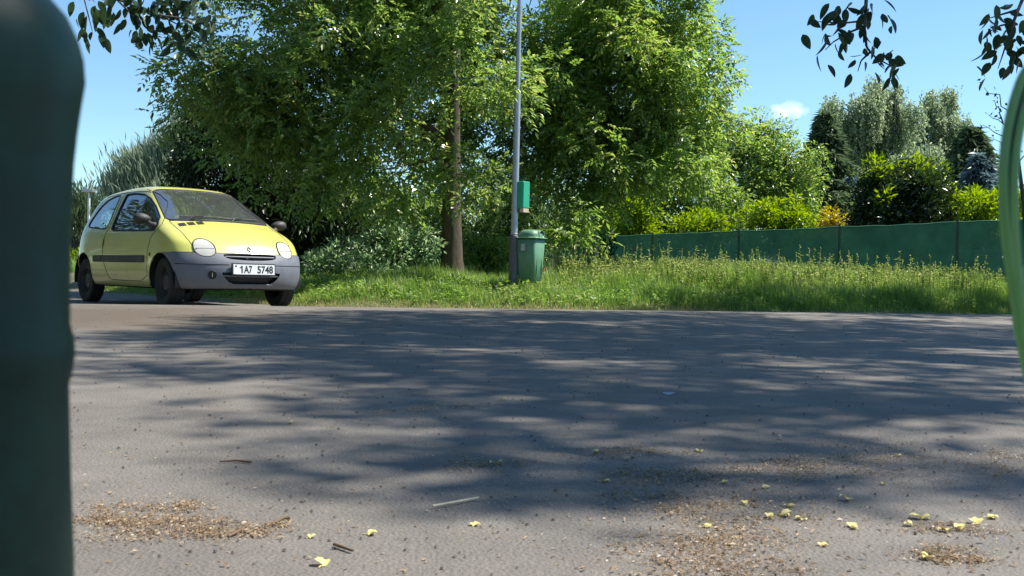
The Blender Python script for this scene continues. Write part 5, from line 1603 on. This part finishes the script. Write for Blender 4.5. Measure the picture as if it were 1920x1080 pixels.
# stems as thin three-sided prisms
a3 = np.array([0, 2.09, 4.18])
ringo = np.stack([np.cos(a3), np.sin(a3), a3 * 0], 1) * .0055
Vst = np.concatenate([base[:, None] + ringo, tip[:, None] + ringo * .5], 1).reshape(-1, 3)
k = np.arange(n) * 6
acc(Vst, [np.concatenate([np.stack([k + a, k + (a + 1) % 3, k + 3 + (a + 1) % 3, k + 3 + a], 1) for a in range(3)])])
m_ = 14
t = rng.uniform(.1, .92, (n, m_))
pt = (base[:, None] + (tip - base)[:, None] * t[..., None]).reshape(-1, 3)
dd = rng.normal(0, 1, pt.shape); dd[:, 2] = rng.uniform(-.1, .7, len(pt))
V, F = leaf_quads(rng, pt, dd, np.tile([0., 0, 1], (len(pt), 1)), .085 * np.repeat(1.3 - .7 * t.mean(1), m_), .022); acc(V, F)
m_ = 16
t = rng.uniform(.72, 1.04, (n, m_))
pt = (base[:, None] + (tip - base)[:, None] * t[..., None]).reshape(-1, 3)
dd = rng.normal(0, .6, pt.shape); dd[:, 2] += .9
V, F = leaf_quads(rng, pt, dd, rng.normal(0, 1, pt.shape), .035, .018); acc(V, F)
mk('tall_weeds', np.vstack(Vs), [np.vstack(Fs[4]), np.vstack(Fs[3])], M['weed'], None, kind='stuff', label='tall flowering weeds in front of the netting fence', category='weeds')
# broad-leaved low plants at the road edge on the right and round the pole
x, y, d = scatter(3600, -6.5, 9.5, 11.5, 17, .25, 2.2)
k_ = rng.uniform(0, 1, len(x)) < .25 + .6 * lumps(x * 1.3 + 2, y * 1.1)
x, y = x[k_], y[k_]
b0 = np.repeat(np.stack([x, y, land_z(x, y) + .03], 1), 9, 0)
b0[:, 2] += rng.uniform(0, .16, len(b0)); b0[:, :2] += rng.normal(0, .05, (len(b0), 2))
dd = rng.normal(0, 1, b0.shape); dd[:, 2] = rng.uniform(0, .8, len(b0))
V, F = leaf_quads(rng, b0, dd, np.tile([0., 0, 1], (len(b0), 1)), .075, .034)
mk('ground_herbs', V, F, M['grass'], None, kind='stuff', label='low leafy herbs among the grass of the verge', category='herbs')

# ------------------------------------------------------------------ litter on the asphalt
rng = np.random.default_rng(601)
def flakes(rng, pos, size, flat=.25):
    n = len(pos)
    d = rng.normal(0, 1, (n, 3)); d[:, 2] *= flat
    return leaf_quads(rng, pos, d, np.tile([0., 0, 1], (n, 1)), size, np.asarray(size) * .42)
spots = [(300, 985, 120, 22, 520), (210, 970, 60, 14, 220), (430, 1003, 70, 12, 200), (350, 955, 50, 8, 100), (930, 872, 60, 10, 160), (1160, 850, 110, 10, 240), (1260, 893, 110, 14, 420), (1310, 945, 110, 24, 380), (1350, 1025, 130, 34, 620),
         (1490, 885, 100, 16, 300), (1780, 1045, 60, 16, 260), (1690, 850, 140, 22, 260), (1560, 870, 120, 16, 240), (1880, 860, 60, 30, 200), (840, 760, 60, 8, 70), (720, 776, 40, 5, 60), (520, 985, 22, 5, 30), (1400, 970, 160, 22, 220), (250, 610, 120, 12, 160), (1800, 990, 120, 12, 160), (1330, 1075, 110, 16, 260)]
pos, siz = [], []
for cx, cy, rx, ry, n in spots:
    n = int(n * 4.2); nc = max(6, n // 80)
    cen = np.stack([rng.normal(cx, rx * .6, nc), rng.normal(cy, ry * .6, nc)], 1)
    for _ in range(n):
        c = cen[rng.integers(nc)]
        qx, qy = c[0] + rng.normal(0, rx * .25) * rng.choice([.7, 1, 3]), c[1] + rng.normal(0, ry * .25) * rng.choice([.7, 1, 2.5])
        if qy < 580: continue
        p = G(qx, qy, 0); p[2] = float(road_z(np.array(p[0]), np.array(p[1]))) + rng.uniform(.002, .006)
        pos.append(p); siz.append(rng.uniform(.003, .008) * (1 + 1.1 * (rng.uniform() > .9)))
for _ in range(3200):
    qx, qy = rng.uniform(850, 1900), rng.normal(890, 55)
    if qy < 780 or rng.uniform() > .25 + .75 * (math.sin(qx * .011 + qy * .05) * math.sin(qx * .023 + 1.3 - qy * .03) > .1): continue
    p = G(qx, qy, 0); p[2] = float(road_z(np.array(p[0]), np.array(p[1]))) + rng.uniform(.002, .005)
    pos.append(p); siz.append(rng.uniform(.003, .009))
pos = np.array(pos)
V, F = flakes(rng, pos, np.array(siz)); mk('leaf_debris', V, F, M['debris'], None, kind='stuff', label='drifts of dry brown flower debris on the asphalt', category='debris')
n = 3600
yy = 1.25 * (10.5 / 1.25) ** rng.uniform(0, 1, n); xx = rng.uniform(-.55, .55, n) * yy
pz = np.stack([xx, yy, road_z(xx, yy) + .002], 1)
V, F = flakes(rng, pz[:2200], rng.uniform(.004, .014, 2200)); mk('scattered_debris', V, F, M['debris'], None, kind='stuff', label='sparse dry flecks scattered over the asphalt', category='debris')
# crumbs: tiny angular stones
pc = pz[2200:]; nc = len(pc)
oc = np.array([[1, 0, 0], [0, 1, 0], [-1, 0, 0], [0, -1, 0], [0, 0, .7]])
Vc = pc[:, None] + oc[None] * (rng.uniform(.0015, .006, nc) * np.sqrt(pc[:, 1] / 2.5))[:, None, None] * rng.uniform(.6, 1.2, (nc, 5, 1))
k = np.arange(nc) * 5
mk('road_crumbs', Vc.reshape(-1, 3), np.concatenate([np.stack([k + a, k + (a + 1) % 4, k + 4], 1) for a in range(4)]), M['crumb'], None, kind='stuff', label='small dark crumbs and grit on the asphalt', category='grit')

# fallen yellow blossoms, each one a thing: cupped petals round a short stalk
def blossom_mesh(seed):
    r_ = np.random.default_rng(seed)
    b = MB()
    npt = int(r_.integers(2, 5))
    for q in range(npt):
        a = r_.uniform(0, 6.28); ln = r_.uniform(.6, 1.0); w = r_.uniform(.3, .45); up = r_.uniform(.2, .9)
        n = 5; t = np.linspace(0, 1, n)
        c = np.stack([t * ln * math.cos(a), t * ln * math.sin(a), up * np.sin(t * 2.2) * .45], 1)
        s = np.array([-math.sin(a), math.cos(a), 0])
        ww = (np.sin(np.pi * np.clip(t * .9 + .08, 0, 1)) * w)[:, None]
        v = np.vstack([c + s * ww + [0, 0, .12] * (ww > .1), c, c - s * ww + [0, 0, .10] * (ww > .1)])
        f = [[i, i + 1, n + i + 1, n + i] for i in range(n - 1)] + [[n + i, n + i + 1, 2 * n + i + 1, 2 * n + i] for i in range(n - 1)]
        b.add(v, f)
    b.tube([(0, 0, .02), (-.35, .15, .05), (-.6, .1, .02)], .05, 5)
    o = b.build('blossom', M['petal'], None, True); me = o.data; bpy.data.objects.remove(o)
    return me
bms = [blossom_mesh(700 + k) for k in range(6)]
spots = [(540, 795, 14), (580, 1011, 16), (690, 1006, 26), (888, 988, 18), (1435, 917, 18), (1590, 939, 30), (1465, 970, 30), (1446, 974, 22), (1400, 948, 20), (1330, 991, 18), (1730, 975, 32), (1712, 988, 24), (1772, 997, 24), (1802, 996, 26), (1835, 985, 30),
         (1858, 973, 22), (1600, 992, 28), (1745, 1050, 30), (608, 1064, 34), (930, 872, 22), (1355, 908, 18), (1542, 1026, 18), (1310, 848, 16), (1682, 857, 16), (940, 750, 12), (1120, 850, 14), (1130, 905, 20), (1505, 976, 20), (1480, 952, 18), (1660, 910, 14)]
for k, (px, py, w) in enumerate(spots):
    g = G(px, py)
    o = bpy.data.objects.new('fallen_blossom', bms[k % 6]); COL.objects.link(o)
    o.location = (g[0], g[1], float(road_z(np.array(g[0]), np.array(g[1]))) + .001)
    sc = w * g[1] / FPX * .85
    o.scale = (sc, sc, sc * .9); o.rotation_euler = (0, 0, random.Random(k).uniform(0, 6.28))
    o['label'] = 'small crumpled pale yellow blossom lying on the asphalt'; o['category'] = 'blossom'; o['group'] = 'fallen yellow blossoms on the asphalt'

def ground_pts(l, z=.004):
    out_ = []
    for px, py in l:
        g = G(px, py); g[2] = float(road_z(np.array(g[0]), np.array(g[1]))) + z; out_.append(g)
    return np.array(out_)
q = ground_pts([(810, 956), (850, 949), (896, 940)], .006)
b = MB(); b.tube(q, [.0022, .0028, .0024], 7); o = b.build('stick', M['stick'], None, True, label='straight pale peeled stick lying on the asphalt in front', category='stick')
for l, lab in (([(495, 990), (515, 985), (528, 978), (541, 977)], 'brown dry twig with a flat end near the lower left'), ([(410, 870), (440, 868), (470, 871)], 'thin dark twig lying on the sunny asphalt left of centre'),
               ([(425, 1013), (450, 1000), (462, 990)], 'brown twig lying in the debris at the lower left'), ([(660, 1040), (640, 1033), (625, 1028)], 'short dark twig left of the lowest blossom')):
    q = ground_pts(l, .005); b = MB(); b.tube(q, np.linspace(.0022, .0035, len(q)), 6); b.build('twig', M['twig'], None, True, label=lab, category='twig')
me = leaf_mesh('curled_leaf', 1.0, .5, 'pale_leaf')
me2 = leaf_mesh('curled_leaf', 1.0, .45, 'debris')
for px, py, w, m2, lab in ((1265, 742, 26, me, 'pale bleached leaf lying curled on the shaded asphalt'), (1183, 867, 26, me2, 'dark brown curled leaf just beyond the debris drift'), (680, 642, 24, me2, 'small brown leaf on the road ahead of the car'), (1462, 823, 20, me2, 'brown curled leaf on the right of the road')):
    g = ground_pts([(px, py)], .012)[0]
    o = bpy.data.objects.new('fallen_leaf', m2); COL.objects.link(o); s_ = w * g[1] / FPX
    o.location = g; o.scale = (s_, s_, s_); o.rotation_euler = (R(160), R(10), .4 + px)
    o['label'] = lab; o['category'] = 'leaf'

# ------------------------------------------------------------------ close to the lens: a dark green post and strap leaves
DN = .40
ed = [(1300, 150), (1080, 146), (900, 137), (730, 131), (700, 138), (670, 141), (640, 139), (612, 131), (500, 130), (400, 130), (300, 133), (240, 138), (190, 144), (140, 151), (95, 147), (60, 137), (20, 118), (-20, 82), (-50, 20), (-62, -50), (-64, -99)]
cx0 = -120
ctr = P(cx0, 540, DN)
post = thing('garden_post', 'dark green rounded plastic post close to the lens at the left edge', 'post', (ctr[0], ctr[1], 0))
pr = [(.046, 0.0)] + [((e - 20 - cx0) / FPX * DN + 1e-4, CAMH + (HOR - 19.5 - yv) / FPX * DN) for yv, e in ed]
pr = [p for p in pr if p[1] >= 0]
body_ = [p for p in pr if p[1] <= CAMH + (HOR - 19.5 - 250) / FPX * DN]
knob_ = [p for p in pr if p[1] >= body_[-1][1]]
b = MB(); b.lathe(body_, (0, 0, 0), 'Z', 48); b.build('shaft', M['post_green'], post, True)
b = MB(); b.lathe(knob_, (0, 0, 0), 'Z', 48); b.build('rounded_cap', M['post_green'], post, True)

def strap(name, par, pts, D, w, base, ribs=4, twist=.0):
    q = np.array([P(x, y, D + dz) for x, y, dz in pts]) - base
    t = np.linspace(0, len(q) - 1, 60)
    q = np.stack([np.interp(t, np.arange(len(q)), q[:, a]) for a in range(3)], 1)
    for _ in range(10):
        q[1:-1] = (q[:-2] + q[1:-1] * 2 + q[2:]) / 4
    tg = nrm(np.gradient(q, axis=0))
    s = nrm(np.cross(tg, np.array([.25, 1., 0.])))
    nn = np.cross(tg, s)
    u = np.linspace(-1, 1, 17)
    tt = np.linspace(0, 1, 60)
    wid = w * np.clip(np.minimum(1, .35 + 3 * tt) * np.minimum(1, .15 + 6 * (1 - tt)), 0, 1)
    prof = .55 * u ** 2 + .10 * np.cos(u * math.pi * 3)
    V = q[:, None] + s[:, None] * (u[None, :, None] * wid[:, None, None] / 2) - nn[:, None] * (prof[None, :, None] * wid[:, None, None] * .42)
    V2 = V + nn[:, None] * .0009
    m_ = 17
    i, j = np.meshgrid(np.arange(59), np.arange(m_ - 1), indexing='ij'); i, j = i.ravel(), j.ravel()
    F1 = np.stack([i * m_ + j, i * m_ + j + 1, (i + 1) * m_ + j + 1, (i + 1) * m_ + j], 1)
    n0 = 60 * m_
    e = np.arange(59)
    Fe = np.concatenate([np.stack([e * m_, (e + 1) * m_, n0 + (e + 1) * m_, n0 + e * m_], 1), np.stack([(e + 1) * m_ + m_ - 1, e * m_ + m_ - 1, n0 + e * m_ + m_ - 1, n0 + (e + 1) * m_ + m_ - 1], 1)])
    return mk(name, np.vstack([V.reshape(-1, 3), V2.reshape(-1, 3)]), np.vstack([F1, F1[:, ::-1] + n0, Fe]), M['strap'], par, True)
DS = .52
pb_ = P(2020, 1500, DS); pb_[2] = 0
sp_ = thing('strap_leaf_plant', 'pale green strap leaves arching close to the lens at the right edge', 'plant', tuple(pb_))
strap('leaf', sp_, [(2005, 1500, 0), (1985, 1000, 0), (1950, 800, 0), (1922, 680, 0), (1903, 560, 0), (1889, 480, 0), (1880, 400, 0), (1878, 320, 0), (1884, 250, .01), (1900, 180, .015), (1925, 110, .02), (1990, 60, .03)], DS, .0048, pb_)
strap('leaf', sp_, [(2025, 1500, 0), (2005, 1000, 0), (1975, 800, 0), (1945, 680, 0), (1918, 590, 0), (1907, 500, 0), (1901, 420, 0), (1900, 340, 0), (1905, 270, .01), (1920, 200, .015), (1950, 130, .02)], DS - .005, .0038, pb_)
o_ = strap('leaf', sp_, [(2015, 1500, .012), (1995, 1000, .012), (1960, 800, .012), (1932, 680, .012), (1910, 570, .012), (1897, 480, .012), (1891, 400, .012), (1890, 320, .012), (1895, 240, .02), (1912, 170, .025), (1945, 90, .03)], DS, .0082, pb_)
o_.data.materials.clear(); o_.data.materials.append(M['strap_dark'])  # dark colour stands in for the shaded groove between the pale strips
strap('leaf', sp_, [(2050, 1500, .03), (2010, 1000, .02), (1965, 780, .02), (1930, 660, .02), (1915, 600, .02), (1922, 540, .02), (1950, 440, .03)], DS + .03, .010, pb_)

# ------------------------------------------------------------------ unseen trees added off camera to darken the car's flank, mirrored in its glass
for k, (x_, y_, lab) in enumerate([(-5.5, -5.5, 'unseen tree added behind the camera on the left to darken the car'), (.5, -6.5, 'unseen tree added right behind the camera to darken the car'), (-12.5, .5, 'unseen tree added left of the camera to darken the car'), (-13.0, 11.0, 'unseen tree added left of the road beside the car to darken its flank'), (-14.0, 16.0, 'unseen tree added left of the road beyond the car to darken its flank'), (-10.5, 5.5, 'unseen tree added at the left roadside to darken the car')]):
    make_tree('roadside_tree', lab, 'tree', (x_, y_, 0), 3.5, .16, [((x_, y_, 3.2), (3.0, 2.2, 3.0)), ((x_ + .5, y_, 6.0), (2.4, 2.0, 2.2))], .85, 'shade_leaf', 'bark_dark', 900 + k, dict(per=60, L=.26, W=.14, droop=.2), crown_rad=(.5, .7), limbs=5, group='unseen trees added to darken the car')
